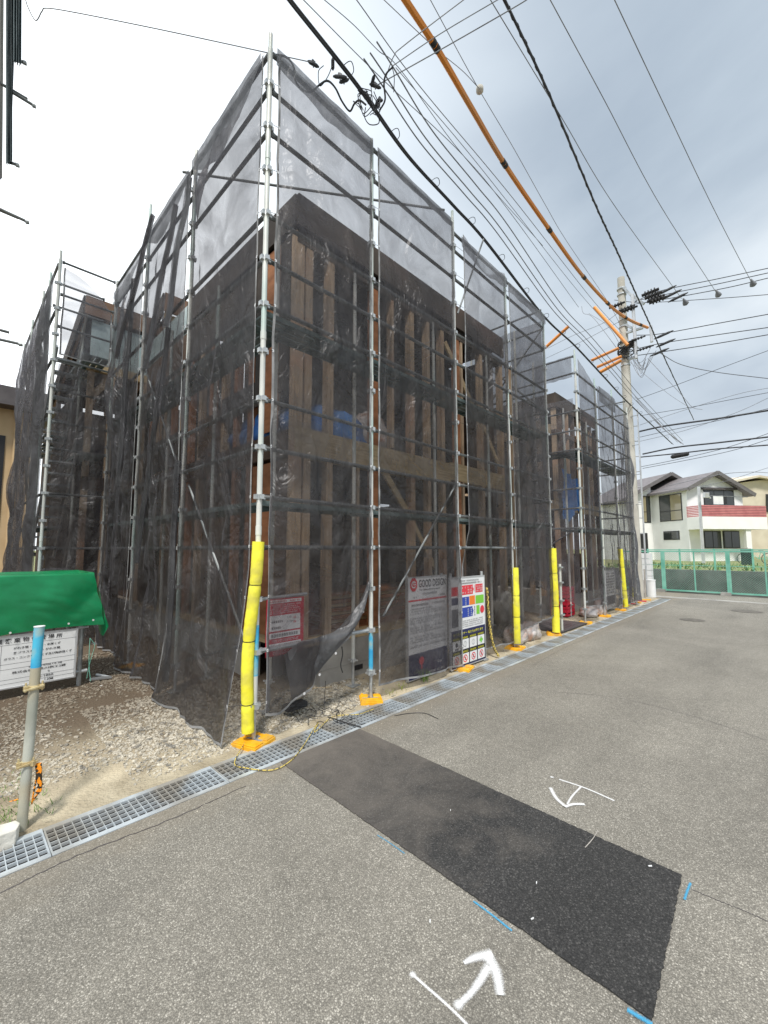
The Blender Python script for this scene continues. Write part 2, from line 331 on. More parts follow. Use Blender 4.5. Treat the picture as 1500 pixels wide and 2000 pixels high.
M['fence'] = pbr('fence', (.14, .44, .33), (.26, .58, .46), scale=3, rough=.5)
M['blockwall'] = pbr('blockwall', (.10, .10, .095), (.18, .18, .17), scale=1.6, detail=10, rough=.95)
M['leaf'] = pbr('leaf', (.07, .14, .025), (.16, .26, .05), scale=9, rough=.6)
M['leafy'] = pbr('leafy', (.24, .30, .05), (.36, .38, .10), scale=9, rough=.6)
M['field'] = pbr('field', (.14, .18, .05), (.30, .28, .13), scale=1.1, detail=10, rough=.95)
M['far'] = pbr('far', (.33, .32, .29), (.42, .41, .38), scale=.5, detail=8, rough=.95)
M['tealsheet'] = pbr('tealsheet', (.05, .075, .085), (.10, .14, .15), scale=2.5, detail=8, rough=.7, stretch=(6, 6, .6), bump=.5)
M['brownrail'] = pbr('brownrail', (.30, .27, .24), (.45, .42, .38), scale=4, rough=.6)
def glass(name, c):
    m, t, p, out = newmat(name); p.inputs['Base Color'].default_value = c4(c); p.inputs['Roughness'].default_value = .08
    p.inputs['Specular IOR Level'].default_value = .8; return m
M['glass'] = glass('glass', (.035, .04, .04)); M['curtain'] = glass('curtain', (.30, .26, .16))
def paintmat(name, col, soft):
    m, t, p, out = newmat(name); K = t.links.new
    p.inputs['Base Color'].default_value = c4(col); p.inputs['Roughness'].default_value = .6
    uv = nd(t, 'ShaderNodeUVMap'); s = nd(t, 'ShaderNodeSeparateXYZ'); K(uv.outputs[0], s.inputs[0])
    co = nd(t, 'ShaderNodeTexCoord'); n = nd(t, 'ShaderNodeTexNoise', Scale=320, Detail=2); K(co.outputs['Object'], n.inputs['Vector'])
    # v: 0 edge .. 1 centre
    a = nd(t, 'ShaderNodeMath', operation='MULTIPLY_ADD'); K(n.outputs[0], a.inputs[0]); a.inputs[1].default_value = soft; K(s.outputs[1], a.inputs[2])
    r = nd(t, 'ShaderNodeMapRange'); r.inputs[1].default_value = .50*soft+.10; r.inputs[2].default_value = .50*soft+.80; r.inputs[4].default_value = .88; K(a.outputs[0], r.inputs[0])
    tr = nd(t, 'ShaderNodeBsdfTransparent'); mx = nd(t, 'ShaderNodeMixShader'); K(r.outputs[0], mx.inputs[0]); K(tr.outputs[0], mx.inputs[1]); K(p.outputs[0], mx.inputs[2]); K(mx.outputs[0], out.inputs[0])
    return m
M['spray'] = paintmat('spray', (.85, .85, .85), 1.1); M['blueline'] = paintmat('blueline', (.06, .36, .60), 1.6)
# ---------------------------------------------------------------- ground, road, drain
YG0, YG1 = -0.455, -0.125        # drain channel between road and yard
ROADEND, FENX = 14.6, 17.05
def sheet(name, pts, mat, z=None, kind='structure'):
    o = MB().add(pts, [tuple(range(len(pts)))]).build(name, mat); return tag(o, kind=kind)
sheet('ground', [(-400, -400, -.7), (600, -400, -.7), (600, 600, -.7), (-400, 600, -.7)], M['field'])
sheet('road', [(-60, -60, 0), (FENX, -60, 0), (FENX, 30, 0), (ROADEND, 30, 0), (ROADEND, YG0, 0), (-60, YG0, 0)], M['asphalt'])
# channel under the grates
mb = MB()
mb.box(-12, YG0-.03, -.32, ROADEND, YG0, -.003); mb.box(-12, YG1, -.32, ROADEND, YG1+.03, -.012); mb.box(-12, YG0, -.32, ROADEND, YG1, -.28)
tag(mb.build('drain_channel', M['trim']), kind='structure')
# yard: real relief
def yard_h(x, y):
    h = .018*noise.noise(V((x*1.3, y*1.3, 0)))+.012*noise.noise(V((x*4, y*4, 3)))+.005*noise.noise(V((x*14, y*14, 5)))
    e = min(1, max(0, (y-YG1)/.5)); h = h*e+.03*e
    if x < -.2 and y > .3: h += .03*min(1, (-x-.2))*min(1, (y-.3))
    return h-.012
def gridmesh(name, xs, ys, hf, mat, smooth=True):
    nx, ny = len(xs), len(ys)
    vs = [(x, y, hf(x, y)) for y in ys for x in xs]
    fs = [(j*nx+i, j*nx+i+1, (j+1)*nx+i+1, (j+1)*nx+i) for j in range(ny-1) for i in range(nx-1)]
    mb = MB().add(vs, fs); return mb.build(name, mat, smooth=smooth)
xs = list(np.concatenate([np.linspace(-30, -3, 12)[:-1], np.linspace(-3, 3.5, 190), np.linspace(3.5, ROADEND, 90)[1:]]))
ys = list(np.concatenate([np.linspace(YG1, 4, 120), np.linspace(4, 30, 25)[1:]]))
tag(gridmesh('soil_yard', xs, ys, yard_h, M['soil']), kind='structure')
# asphalt patch with a ragged edge, 8 mm proud
def jag(a, b, n, amp, seed):
    a = V(a); b = V(b); d = (b-a); nrm = V((-d.y, d.x, 0)).normalized()
    return [a+d*(i/n)+nrm*amp*.8*(.45*noise.noise(V((i*.11, seed, 0)))+.6*noise.noise(V((i*.43, seed, 4)))+.45*noise.noise(V((i*1.7, seed, 9)))) for i in range(n)]
pc = [(-.02, -.5, 0), (.80, -.5, 0), (.745, -2.90, 0), (-.115, -2.95, 0)]
poly = jag((-.02, -.46, 0), (.82, -.46, 0), 40, .004, 1)+jag(pc[1], pc[2], 220, .012, 2)+jag(pc[2], pc[3], 80, .014, 3)+jag(pc[3], (-.03, -.46, 0), 220, .012, 4)
mb = MB().prism([(p.x, p.y, .001) for p in poly], (0, 0, .006)); tag(mb.build('asphalt_patch', M['patch']), kind='structure')
# seams and old cracks in the road (thin sealed joints)
def crackline(pts, w, name='road_seam', mat=None, z=.0015):
    P = smoothpts([G(*p) for p in pts], 30); vs = []; 
    for i, p in enumerate(P):
        t = (P[min(i+1, len(P)-1)]-P[max(0, i-1)]).normalized(); n_ = V((-t.y, t.x, 0)); o = noise.noise(V((i*.35, p.x*3, 1)))*w*1.5
        ww = w*(.5+.7*abs(noise.noise(V((i*.8, 2, p.y)))))
        vs += [(p.x+n_.x*(o-ww), p.y+n_.y*(o-ww), z), (p.x+n_.x*(o+ww), p.y+n_.y*(o+ww), z)]
    o = MB().add(vs, [(2*i, 2*i+1, 2*i+3, 2*i+2) for i in range(len(P)-1)]).build(name, mat or M['trim']); return tag(o, kind='structure')
crackline([(1352, 1738), (1400, 1758), (1450, 1778), (1500, 1800)], .0035)
crackline([(1085, 1352), (1200, 1362), (1350, 1398), (1500, 1447)], .003)
crackline([(0, 1745), (150, 1672), (330, 1602), (480, 1535)], .006)
crackline([(1040, 1300), (1110, 1262), (1200, 1225), (1290, 1190)], .004)
# far kerb strips of the cross street
mb = MB(); mb.box(14.9, -30, .0, 15.25, 25, .012); tag(mb.build('kerb_strip', M['concrete']), kind='structure')
# tufts of the far field, retaining wall on the far side of the ditch
t = MB(); t.box(18.4, -60, -.7, 18.65, 60, .80); tag(t.build('retaining_wall', M['blockwall']), 'dark grey retaining wall seen through the lower half of the green fence', 'wall')
t = MB(); t.box(FENX, -60, -.69, FENX+.2, 60, -.02); tag(t.build('ditch_edge', M['concrete']), kind='structure')
sheet('field', [(18.65, -300, .76), (500, -300, .76), (500, 400, .76), (18.65, 400, .76)], M['field'])

# drain grates: 1 m panels, real bars
def grate_mesh(Lg):
    mb = MB(); y0, y1 = YG0+.004, YG1-.004; fl = .036; z0, z1 = -.015, .003
    mb.box(.002, y0, z1-.006, Lg-.002, y0+fl, z1); mb.box(.002, y1-fl, z1-.006, Lg-.002, y1, z1)
    a, b = y0+fl, y1-fl
    for k in range(5):
        y = a+(b-a)*k/5 if k else a+.001
        mb.box(.004, y-.0032, z0, Lg-.004, y+.0032, z1-.001)
    mb.box(.004, b-.004, z0, Lg-.004, b, z1-.001)
    n = int(Lg/.0415)
    for k in range(n+1):
        x = .006+(Lg-.012)*k/n
        w = .0045 if k in (0, n) else .0022
        mb.box(x-w, a+.0005, z0+.004, x+w, b-.0005, z1-.002)
    return mb
ordn = 'first second third fourth fifth sixth seventh eighth ninth tenth eleventh twelfth thirteenth fourteenth fifteenth sixteenth seventeenth'.split()
g0 = None; gi = 0
for k in range(17):
    x0 = -2.42+k*.995
    if g0 is None: g0 = grate_mesh(.995).build('drain_grate', M['grate']); o = g0
    else: o = g0.copy(); COL.objects.link(o)
    o.location = (x0, 0, 0)
    tag(o, 'galvanised steel drain grate, %s panel along the gutter counted from the lower left edge' % ordn[k], 'drain grate', 'drain grates along the gutter')

# gravel: individual low-poly stones, one mass
def stones(name, spots, label):
    ico_v = []; ph = (1+5**.5)/2
    for a in (-1, 1):
        for b in (-ph, ph): ico_v += [(0, a, b), (a, b, 0), (b, 0, a)]
    iv = np.array(ico_v)/math.hypot(1, ph)
    import itertools
    fs = [f for f in itertools.combinations(range(12), 3) if all(abs(np.linalg.norm(iv[f[i]]-iv[f[(i+1) % 3]])-1.0515) < .02 for i in range(3))]
    fix = []
    for f in fs:
        n_ = np.cross(iv[f[1]]-iv[f[0]], iv[f[2]]-iv[f[0]]); fix.append(f if n_@iv[f[0]] > 0 else (f[0], f[2], f[1]))
    rng = np.random.default_rng(3); vs = []; F = []
    for (x, y, z, s) in spots:
        sc_ = s*rng.uniform(.6, 1.3, 3)*np.array([1, 1, .62]); q = iv*(1+rng.uniform(-.22, .22, (12, 1)))*sc_
        an = rng.uniform(0, 6.28); tl = rng.uniform(-.5, .5); c, s_ = math.cos(an), math.sin(an)
        q = q@np.array([[1, 0, 0], [0, math.cos(tl), -math.sin(tl)], [0, math.sin(tl), math.cos(tl)]])@np.array([[c, -s_, 0], [s_, c, 0], [0, 0, 1]])
        o = len(vs); vs += [tuple(v) for v in (q+np.array([x, y, z+s*.2]))]; F += [(a+o, b+o, c_+o) for a, b, c_ in fix]
    mb = MB(); mb.v = vs; mb.f = F; mb.m = [0]*len(F)
    return tag(mb.build(name, M['stone']), label, 'gravel', kind='stuff')
rng = random.Random(5); sp = []
def dens(x, y):
    d = .35+.9*noise.noise(V((x*1.1, y*1.1, 7)))
    if -.9 < x < 1.35 and .0 < y < 1.8: d += .9
    if y < .12: d -= .25
    if y < .35 and x < -.1: d -= .55
    if x < -.5: d -= .22
    return d
while len(sp) < 21000:
    x = rng.uniform(-2.4, 1.7); y = YG1+.02+rng.random()**1.25*4.6
    if x > .75 and y > .9: continue
    if rng.random() < dens(x, y)*.8: sp.append((x, y, yard_h(x, y), rng.choice((.0045, .006, .0075, .009, .011, .015))*(1+.08*y)))
for k in range(900):
    x = rng.uniform(1.7, 14.4); y = rng.uniform(YG1+.01, .7); sp.append((x, y, yard_h(x, y), rng.choice((.006, .01, .016))))
for k in range(260):   # grit spilled on the road edge
    x = rng.uniform(-2, 6); y = YG0-.02-abs(rng.gauss(0, .22)); sp.append((x, y, .0, rng.choice((.0025, .004, .005))))
stones('gravel', sp, 'crushed gravel scattered over the sandy yard in front of the nets')

# sprayed marks
def stroke(pts, w, mb, z=.004, dots=()):
    P = smoothpts([G(*p[:2]) for p in pts], 14); W = [p[2] if len(p) > 2 else w for p in pts]
    K = len(P)
    for i in range(K-1):
        for s_ in (-1, 1):
            q = []
            for j, vv in ((i, 1), (i+1, 1)):
                pass
        a, b = P[i], P[i+1]
        def nn(i):
            t = (P[min(i+1, K-1)]-P[max(0, i-1)]).normalized(); return V((-t.y, t.x, 0))
        def wid(i):
            f = i/(K-1)*(len(W)-1); k = min(int(f), len(W)-2); return W[k]+(W[k+1]-W[k])*(f-k)
        for s_ in (-1, 1):
            mb['v'] += [(a.x, a.y, z), (b.x, b.y, z), tuple((b+nn(i+1)*wid(i+1)*s_)[:2])+(z,), tuple((a+nn(i)*wid(i)*s_)[:2])+(z,)]
            mb['u'] += [(0, 1), (0, 1), (0, 0), (0, 0)]
    for (px, py, rr) in dots:
        c = G(px, py)
        for k in range(20):
            a0, a1 = k/20*6.283, (k+1)/20*6.283
            mb['v'] += [(c.x, c.y, z+.0006), (c.x, c.y, z+.0006), (c.x+rr*math.cos(a1), c.y+rr*math.sin(a1), z+.0006), (c.x+rr*math.cos(a0), c.y+rr*math.sin(a0), z+.0006)]
            mb['u'] += [(0, 1), (0, 1), (0, 0), (0, 0)]
def paint(name, strokes, mat, z=.004):
    d = {'v': [], 'u': []}
    for k, (pts, w, dots) in enumerate(strokes): stroke(pts, w, d, z+.0012*k, dots)
    me = bpy.data.meshes.new(name); n = len(d['v'])//4
    me.from_pydata(d['v'], [], [(4*i, 4*i+1, 4*i+2, 4*i+3) for i in range(n)])
    uv = me.uv_layers.new(name='UVMap')
    for l in me.loops: uv.data[l.index].uv = d['u'][l.vertex_index]
    me.materials.append(mat); o = bpy.data.objects.new(name, me); COL.objects.link(o)
    return tag(o, kind='structure')
paint('sprayed_arrow', [([(803, 1903), (830, 1927), (870, 1962), (905, 1996), (925, 2020)], .008, [(806, 1906, .018)]),
      ([(895, 1966, .017), (925, 1936, .018), (955, 1890, .026)], .03, [(895, 1966, .024)]),
      ([(906, 1884, .012), (930, 1873, .024), (962, 1866, .030)], .03, []),
      ([(948, 1866, .034), (968, 1900, .030), (978, 1948, .022)], .03, [])], M['spray'])
paint('sprayed_arrow', [([(1092, 1523), (1145, 1541), (1200, 1565)], .012, [(1078, 1519, .018)]),
      ([(1135, 1538), (1118, 1556), (1108, 1572)], .010, []), ([(1075, 1540), (1086, 1560), (1103, 1576)], .018, []), ([(1103, 1578), (1120, 1573), (1142, 1573)], .018, [])], M['spray'])
paint('blue_chalk_line', [([(737, 1632), (765, 1650), (790, 1668)], .004, []), ([(925, 1762), (965, 1792), (1000, 1820)], .008, []), ([(1225, 1975), (1250, 1990), (1275, 2005)], .014, []),
      ([(1349, 1727), (1343, 1742), (1337, 1760)], .008, [])], M['blueline'], z=.0035)
# a manhole and a valve cover far up the road
def cover(name, px, py, r, label):
    c = G(px, py); o = thing(name, label, 'manhole cover', (c.x, c.y, 0))
    ring = MB(); K = 28
    for k in range(K):
        a0, a1 = k/K*6.283, (k+1)/K*6.283
        p = lambda r_, a: (c.x+r_*math.cos(a), c.y+r_*math.sin(a), .005)
        ring.quad(p(r, a0), p(r*1.1, a0), p(r*1.1, a1), p(r, a1))
    ring.build('ring', M['lid'], o)
    MB().prism([(c.x+r*.99*math.cos(k/K*6.283), c.y+r*.99*math.sin(k/K*6.283), .0) for k in range(K)], (0, 0, .006)).build('lid', M['lid'], o)
cover('manhole_cover', 1458, 1194, .30, 'round manhole cover in the road nearest the right edge of the photo')
cover('manhole_cover', 1352, 1211, .22, 'small round road cover left of the larger manhole cover')

# ---------------------------------------------------------------- scaffold parts
PR = .0243
def coupler_mb():
    mb = MB()
    for dx, dy in ((1, 0), (-1, 0), (0, 1), (0, -1)):
        mb.obox(V((dx*.036, dy*.036, 0)), V((.012, 0, 0)) if dx else V((.019, 0, 0)), V((0, .019, 0)) if dx else V((0, .012, 0)), V((0, 0, .021)))
    mb.tube([(0, 0, -.024), (0, 0, .02)], .0265, 10)
    return mb
_c = coupler_mb().build('coupler', M['galv']); COUP = _c.data; bpy.data.objects.remove(_c)
def knob_mb():
    mb = MB(); mb.tube([(0, 0, -.02), (0, 0, .02)], .03, 8); mb.bar((-.075, 0, .005), (.075, 0, .0), .018, .014); mb.bar((0, -.06, .0), (0, .06, .006), .018, .014); return mb
_c = knob_mb().build('jack_nut', M['galv']); NUT = _c.data; bpy.data.objects.remove(_c)
def post(parent, x, y, ztop=6.62, zb=.33, couplers=True, mat=None, blue=None):
    z1 = zb
    pm = MB(); pm.tube([(x, y, z1), (x, y, ztop-.16)], PR, 12); pm.tube([(x, y, ztop-.16), (x, y, ztop)], PR*.80, 12)
    k = 1.8
    while k < ztop-.6:   # spigot joints
        pm.tube([(x, y, k-.04), (x, y, k+.04)], PR*1.13, 12); k += 1.8
    p = pm.build('post', mat or M['post'], parent, smooth='auto')
    j = MB().tube([(x, y, .03), (x, y, z1+.02)], .0175, 10)
    j.box(x-.07, y-.07, .018, x+.07, y+.07, .026); j.build('jack_base', M['galv'], p, smooth='auto')
    n = bpy.data.objects.new('jack_nut', NUT); COL.objects.link(n); n.parent = p; n.location = (x, y, z1-.02); n.rotation_euler.z = .6
    if couplers == 'each':
        z = .3
        while z < ztop-.3:
            c = bpy.data.objects.new('coupler', COUP); COL.objects.link(c); c.parent = p; c.location = (x, y, z); z += .45
    elif couplers:
        cm = MB(); z = .3
        while z < ztop-.3:
            for v in (0,):
                o = len(cm.v); cm.v += [(a.co.x+x, a.co.y+y, a.co.z+z) for a in COUP.vertices]; cm.f += [tuple(i+o for i in q.vertices) for q in COUP.polygons]; cm.m += [0]*len(COUP.polygons)
            z += .45
        tag(cm.build('couplers', M['galv'], p), kind='stuff')
    if blue:
        MB().tube([(x, y, blue[0]), (x, y, blue[1])], PR*1.03, 12).build('paint_band', M['bluepaint'], p, smooth='auto')
    return p
def rail(parent, a, b, r=.0213, name='ledger', mat=None):
    a = V(a); b = V(b); d = (b-a).normalized()
    mb = MB().tube([a+d*.03, b-d*.03], r, 8)
    if name == 'ledger':
        mb.bar(a+d*.028, a+d*.06, .02, .055); mb.bar(b-d*.06, b-d*.028, .02, .055)
    return mb.build(name, mat or M['rail'], parent, smooth='auto')
def deck(parent, a, b, w, z, side, name='deck_plank'):
    """pressed steel plank: a tray with a row of slots and two cross hooks"""
    a = V((a[0], a[1], z)); b = V((b[0], b[1], z)); d = (b-a); L_ = d.length; d.normalize(); s = V((side[0], side[1], 0))
    mb = MB(); n = 4
    for k in range(n):
        c0 = w*(k+.08)/n; c1 = w*(k+.92)/n
        mb.add([a+d*.05+s*c0, b-d*.05+s*c0, b-d*.05+s*c1, a+d*.05+s*c1, a+d*.05+s*c0+V((0, 0, .012)), b-d*.05+s*c0+V((0, 0, .012)), b-d*.05+s*c1+V((0, 0, .012)), a+d*.05+s*c1+V((0, 0, .012))],
               [(3, 2, 1, 0), (4, 5, 6, 7), (0, 1, 5, 4), (1, 2, 6, 5), (2, 3, 7, 6), (3, 0, 4, 7)])
    for t in (0.02, .25, .5, .75, .98): mb.bar(a+d*(L_*t)+V((0, 0, -.012)), a+d*(L_*t)+s*w+V((0, 0, -.012)), .03, .022)
    for c in (0, w): mb.bar(a+d*.03+s*c+V((0, 0, -.005)), b-d*.03+s*c+V((0, 0, -.005)), .012, .05)
    return mb.build(name, M['plank'], parent)
SC = thing('scaffold', 'tall steel pipe scaffold around the nearest timber house frame', 'scaffold', (0, 0, 0))
RX = [0, 1.39, 3.09, 4.68, 6.27]; LY = [1.78, 3.56, 5.33]
post(SC, 0, 0, 6.70, couplers='each', blue=(.55, .98))
post(SC, 1.39, 0, 6.62, couplers='each', blue=(.33, .72), zb=.30)
post(SC, 3.09, 0, 6.72, couplers='each'); post(SC, 4.68, 0, 6.45, couplers='each'); post(SC, 6.27, 0, 6.42)
post(SC, 0, 1.78, 6.72, couplers='each'); post(SC, 0, 3.56, 7.05); post(SC, 0, 5.33, 6.6)
RZ = [.75, 1.65, 2.1, 2.55, 3.0, 3.9, 4.35, 4.8, 5.65, 6.1, 6.5]
for i in range(4):
    for z in RZ:
        if i and z == .75: continue
        zz_ = z-(.12 if i > 1 and z == 6.5 else 0)
        rail(SC, (RX[i], 0, zz_), (RX[i+1], 0, zz_), mat=M['galv'] if z == .75 else None)
lp = [0]+LY
for i in range(3):
    for z in RZ[1:]:
        if z in (2.1, ): continue
        rail(SC, (0, lp[i], z), (0, lp[i+1], z))
# inner row
for x in (.42, 1.55, 3.2, 4.8, 5.95): post(SC, x, .47, 5.2 if x < 5.9 else 6.1, couplers=False)
for y in (2.0, 3.7): post(SC, .45, y, 5.2, couplers=False)
ix = [.42, 1.55, 3.2, 4.8, 5.95]
for i in range(4):
    for z in (2.1, 3.9): rail(SC, (ix[i], .47, z), (ix[i+1], .47, z))
    deck(SC, (RX[i]+.02, .05), (RX[i+1]-.02, .05), .36, 3.86, (0, 1)); 
    deck(SC, (RX[i]+.02, .05), (RX[i+1]-.02, .05), .36, 2.06, (0, 1))
for i in range(3):
    deck(SC, (.05, lp[i]+.4*(i == 0)), (.05, lp[i+1]), .36, 3.86, (1, 0)); deck(SC, (.05, lp[i]+.4*(i == 0)), (.05, lp[i+1]), .36, 2.06, (1, 0))
# end return at x=6.27
for z in RZ[1:]:
    rail(SC, (6.27, 0, z), (6.27, 1.7, z))
post(SC, 6.27, 1.7, 6.3)
rail(SC, (6.27, .02, 6.1), (6.27, 1.68, 4.4), .017, 'brace'); rail(SC, (6.24, .05, 4.4), (6.24, 1.68, 6.1), .017, 'brace')
rail(SC, (6.24, .05, 2.6), (6.24, 1.68, 4.3), .017, 'brace')
# braces
def br(p, q, r=.016): rail(SC, p, q, r*.85, 'brace', mat=M['rail'])
br(PY(890, 946, -.03), PY(746, 1208, -.03)); br(PX(368, 944, -.03), PX(478, 1250, -.03)); br(PX(287, 730, -.03), PX(352, 922, -.03))
br(PY(945, 465, -.02), PY(893, 615, -.02)); br(PX(352, 335, -.03), PY(872, 411, .03), .02)
br(PX(360, 1290, .02), PX(470, 1262, .02), .018)
# rear stair bay and the stepped-out part on the left
post(SC, -.85, 5.33, 6.74, couplers='each'); post(SC, -.28, 6.5, 6.7, couplers=False)
for y, zt in ((6.1, 6.7), (6.9, 6.7), (8.4, 6.7), (9.7, 6.6)): post(SC, -.88, y, zt, couplers=False)
for z in (.9, 1.65, 2.55, 3.3, 3.75, 4.3, 4.83, 5.4, 5.97, 6.55):
    rail(SC, (-.85, 5.33, z), (0, 5.33, z), .019)
rail(SC, (-.85, 6.1, 6.55), (0, 6.1, 6.55)); rail(SC, (-.85, 6.1, 6.1), (0, 6.1, 6.1))
yl = [5.33, 6.9, 8.4, 9.7]
for i in range(3):
    for z in (1.65, 2.55, 3.9, 4.8, 5.65, 6.5): rail(SC, (-.87, yl[i], z), (-.87, yl[i+1], z))
    if i: 
        for z in (2.1, 3.9): deck(SC, (-.82, yl[i]), (-.82, yl[i+1]), .4, z-.04, (1, 0))
deck(SC, (-.42, 5.4), (-.42, 7.0), .38, 5.1, (1, 0)); deck(SC, (-.42, 5.4), (-.42, 7.0), .38, 3.3, (1, 0))
def stair(x0, x1, y0, z0, y1, z1, n):
    mb = MB()
    for s_ in (x0, x1): mb.bar((s_, y0, z0), (s_, y1, z1), .03, .10)
    for k in range(1, n+1):
        t = k/(n+1); mb.box(x0, y0+(y1-y0)*t-.09, z0+(z1-z0)*t-.012, x1, y0+(y1-y0)*t+.09, z0+(z1-z0)*t+.018)
    mb.build('stair_flight', M['galv'], SC)
    rail(SC, (x1+.03, y0, z0+.75), (x1+.03, y1, z1+.75), .017, 'handrail', M['brownrail'])
stair(-.80, -.44, 5.45, 5.1, 7.0, 3.3, 9); stair(-.80, -.44, 5.45, 3.3, 7.0, 1.5, 9); stair(-.80, -.44, 5.45, 1.5, 6.6, .1, 6)
# small protruding tails of pipe
rail(SC, (-.95, 9.6, 5.0), (-.75, 9.6, 5.0), .02, 'pipe_tail')

# second scaffold round the house beyond
SB = thing('scaffold', 'smaller scaffold around the second house frame beside the utility pole', 'scaffold', (7.98, 0, 0))
BX = [7.98, 9.30, 10.72, 12.2]
for k, x in enumerate(BX): post(SB, x, .0, (6.25, 5.95, 6.05, 5.9)[k], couplers=True, blue=None)
for y in (1.0, 2.4): post(SB, 7.98, y, 6.25)
for i in range(3):
    for z in (.45, 2.1, 2.55, 3.9, 4.35, 4.8, 5.25, 5.7):
        if z == .45 and i: continue
        rail(SB, (BX[i], 0, z), (BX[i+1], 0, z), mat=M['galv'] if z == .45 else None)
    deck(SB, (BX[i], .05), (BX[i+1], .05), .4, 3.86, (0, 1)); deck(SB, (BX[i], .05), (BX[i+1], .05), .4, 2.06, (0, 1))
for z in (2.1, 2.55, 3.0, 3.9, 4.35, 4.8, 5.7, 6.1):
    rail(SB, (7.98, 0, z), (7.98, 1.0, z)); rail(SB, (7.98, 1.0, z), (7.98, 2.4, z)); rail(SB, (12.2, 0, z), (12.2, 1.4, z))
deck(SB, (8.02, 0), (8.02, 1.0), .4, 3.86, (1, 0)); deck(SB, (8.02, 1.0), (8.02, 2.4), .4, 3.86, (1, 0))
post(SB, 12.2, 1.4, 5.9); post(SB, 8.5, .5, 5.1, couplers=False); post(SB, 10.1, .5, 5.1, couplers=False)

# base pads
def pad(x, y, rz, label, s=.15):
    t = thing('base_pad', label, 'base pad', (x, y, 0), 'yellow pads under the scaffold posts')
    z = max(.0, yard_h(x, y)-.004)
    c, s_ = math.cos(rz), math.sin(rz); T = lambda a, b, h: (x+a*c-b*s_, y+a*s_+b*c, h)
    mb = MB()
    def blk(a0, b0, a1, b1, h0, h1): mb.add([T(a0, b0, h0), T(a1, b0, h0), T(a1, b1, h0), T(a0, b1, h0), T(a0, b0, h1), T(a1, b0, h1), T(a1, b1, h1), T(a0, b1, h1)], [(3, 2, 1, 0), (4, 5, 6, 7), (0, 1, 5, 4), (1, 2, 6, 5), (2, 3, 7, 6), (3, 0, 4, 7)])
    blk(-s, -s, s, s, z-.02, z+.020)
    for (a0, b0, a1, b1) in ((-s+.01, -s+.01, -.02, s-.01), (.02, -s+.01, s-.01, -.03), (.02, .03, s-.01, s-.01)):
        blk(a0, b0, a1, b1, z+.020, z+.032)
    mb.build('plate', M['orangeplastic'], t, bevel=.003)
    MB().tube([T(s*.75, s*.75, z+.03), T(s*.75, s*.75, z+.045)], .012, 8).build('stud', M['orangeplastic'], t)
pad(0.0, -.0, .35, 'orange base pad under the nearest corner post of the scaffold', .13)
pad(1.39, 0, .9, 'orange base pad under the post with the blue painted foot', .12)
pad(4.70, 0, .2, 'base pad under the second yellow sleeved post', .14)
pad(6.27, 0, .5, 'base pad below the thick yellow sleeve by the open entrance', .13)
pad(7.98, 0, .2, 'base pad under the front corner post of the second scaffold', .13)
pad(9.3, 0, .2, 'base pad under the second post of the smaller scaffold', .13)
pad(10.72, .03, .2, 'base pad below the leaning thin yellow sleeve', .13)
pad(3.1, -.03, .3, 'base pad beside the foot of the coloured safety sign', .14)
pad(-.02, 3.3, .5, 'base pad in the dark corner behind the green sheet', .12)
# ---------------------------------------------------------------- timber house A
HA = thing('timber_house', 'two storey timber house frame behind the nearest black nets', 'house', (.82, .7, 0))
WX, WY, XE, YE = .82, .70, 5.80, 6.1
def XR(px, py=900): return PY(px, py, WY).x
def bx(name, x0, y0, z0, x1, y1, z1, mat, par=HA, bev=0): return MB().box(x0, y0, z0, x1, y1, z1).build(name, mat, par, bevel=bev)
# foundation
f = MB(); f.box(WX+.42, WY, -.1, XE, WY+.15, .50); f.box(WX, WY+.9, -.1, WX+.15, YE+4, .50); f.box(XE-.15, WY+.15, -.1, XE, YE, .5)
f.box(WX+.42, WY-.004, .2, XE, WY, .206)
fo = f.build('foundation', M['concrete'], HA)
for x in (1.9, 3.0, 4.1): MB().box(x-.12, WY-.006, .10, x+.02, WY-.001, .16).build('vent', M['black'], fo)
bx('sill_beam', WX, WY+.02, .502, XE, WY+.125, .605, M['woodh']); bx('sill_beam', WX+.02, WY+.13, .502, WX+.125, YE, .605, M['woodh'])
bx('floor_deck', WX+.13, WY+.13, .57, XE-.1, YE+3, .60, M['redply'])
# corner post, studs run through both storeys
def stud(x, w=.105, z0=.607, z1=5.5, y=WY, d=.105, mat=None): return bx('stud', x-w/2, y, z0, x+w/2, y+d, z1, mat or M['studz'])
stud(WX+.05, .12); stud(WX+.19, .10)
for px, w in ((592, .055), (645, .095), (806, .10), (838, .075), (866, .085), (942, .09), (981, .10)):
    x = XR(px, 820)
    if w == .055: continue
    stud(x, w)
stud(XR(700), .045, z1=2.72); stud(XR(768), .05, 3.1); stud(XR(905), .06)
stud(XR(1003), .12); stud(XR(733), .11, mat=M['redply']); stud(XR(897), .10, mat=M['redply'])
# rim beam of the upper floor, header and fascia band
bx('floor_beam', WX, WY-.012, 2.72, 3.95, WY+.11, 3.07, M['woodh']); bx('floor_beam', 3.952, WY-.012, 2.80, XE, WY+.11, 3.10, M['woodh'])
bx('header', WX, WY-.006, 5.36, XE, WY+.11, 5.50, M['fascia']); bx('fascia', WX-.02, WY-.045, 5.55, XE+.03, WY-.006, 5.95, M['fascia'])
bx('fascia', WX-.045, WY-.005, 5.55, WX-.006, 4.0, 5.95, M['darkply'])
bx('roof_deck', WX, WY, 5.86, XE, 4.0, 5.90, M['darkply'])
for k in range(9):
    x = WX+.3+k*.56; bx('rafter', x, WY+.11, 5.64, x+.045, 4.0, 5.86, M['ply'])
bx('fascia', WX, 4.0, 5.5, XE, 4.04, 5.95, M['fascia'])
def brace(p, q, w=.09, mat=None): return MB().bar(p, q, .035, w).build('brace', mat or M['woodh'], HA)
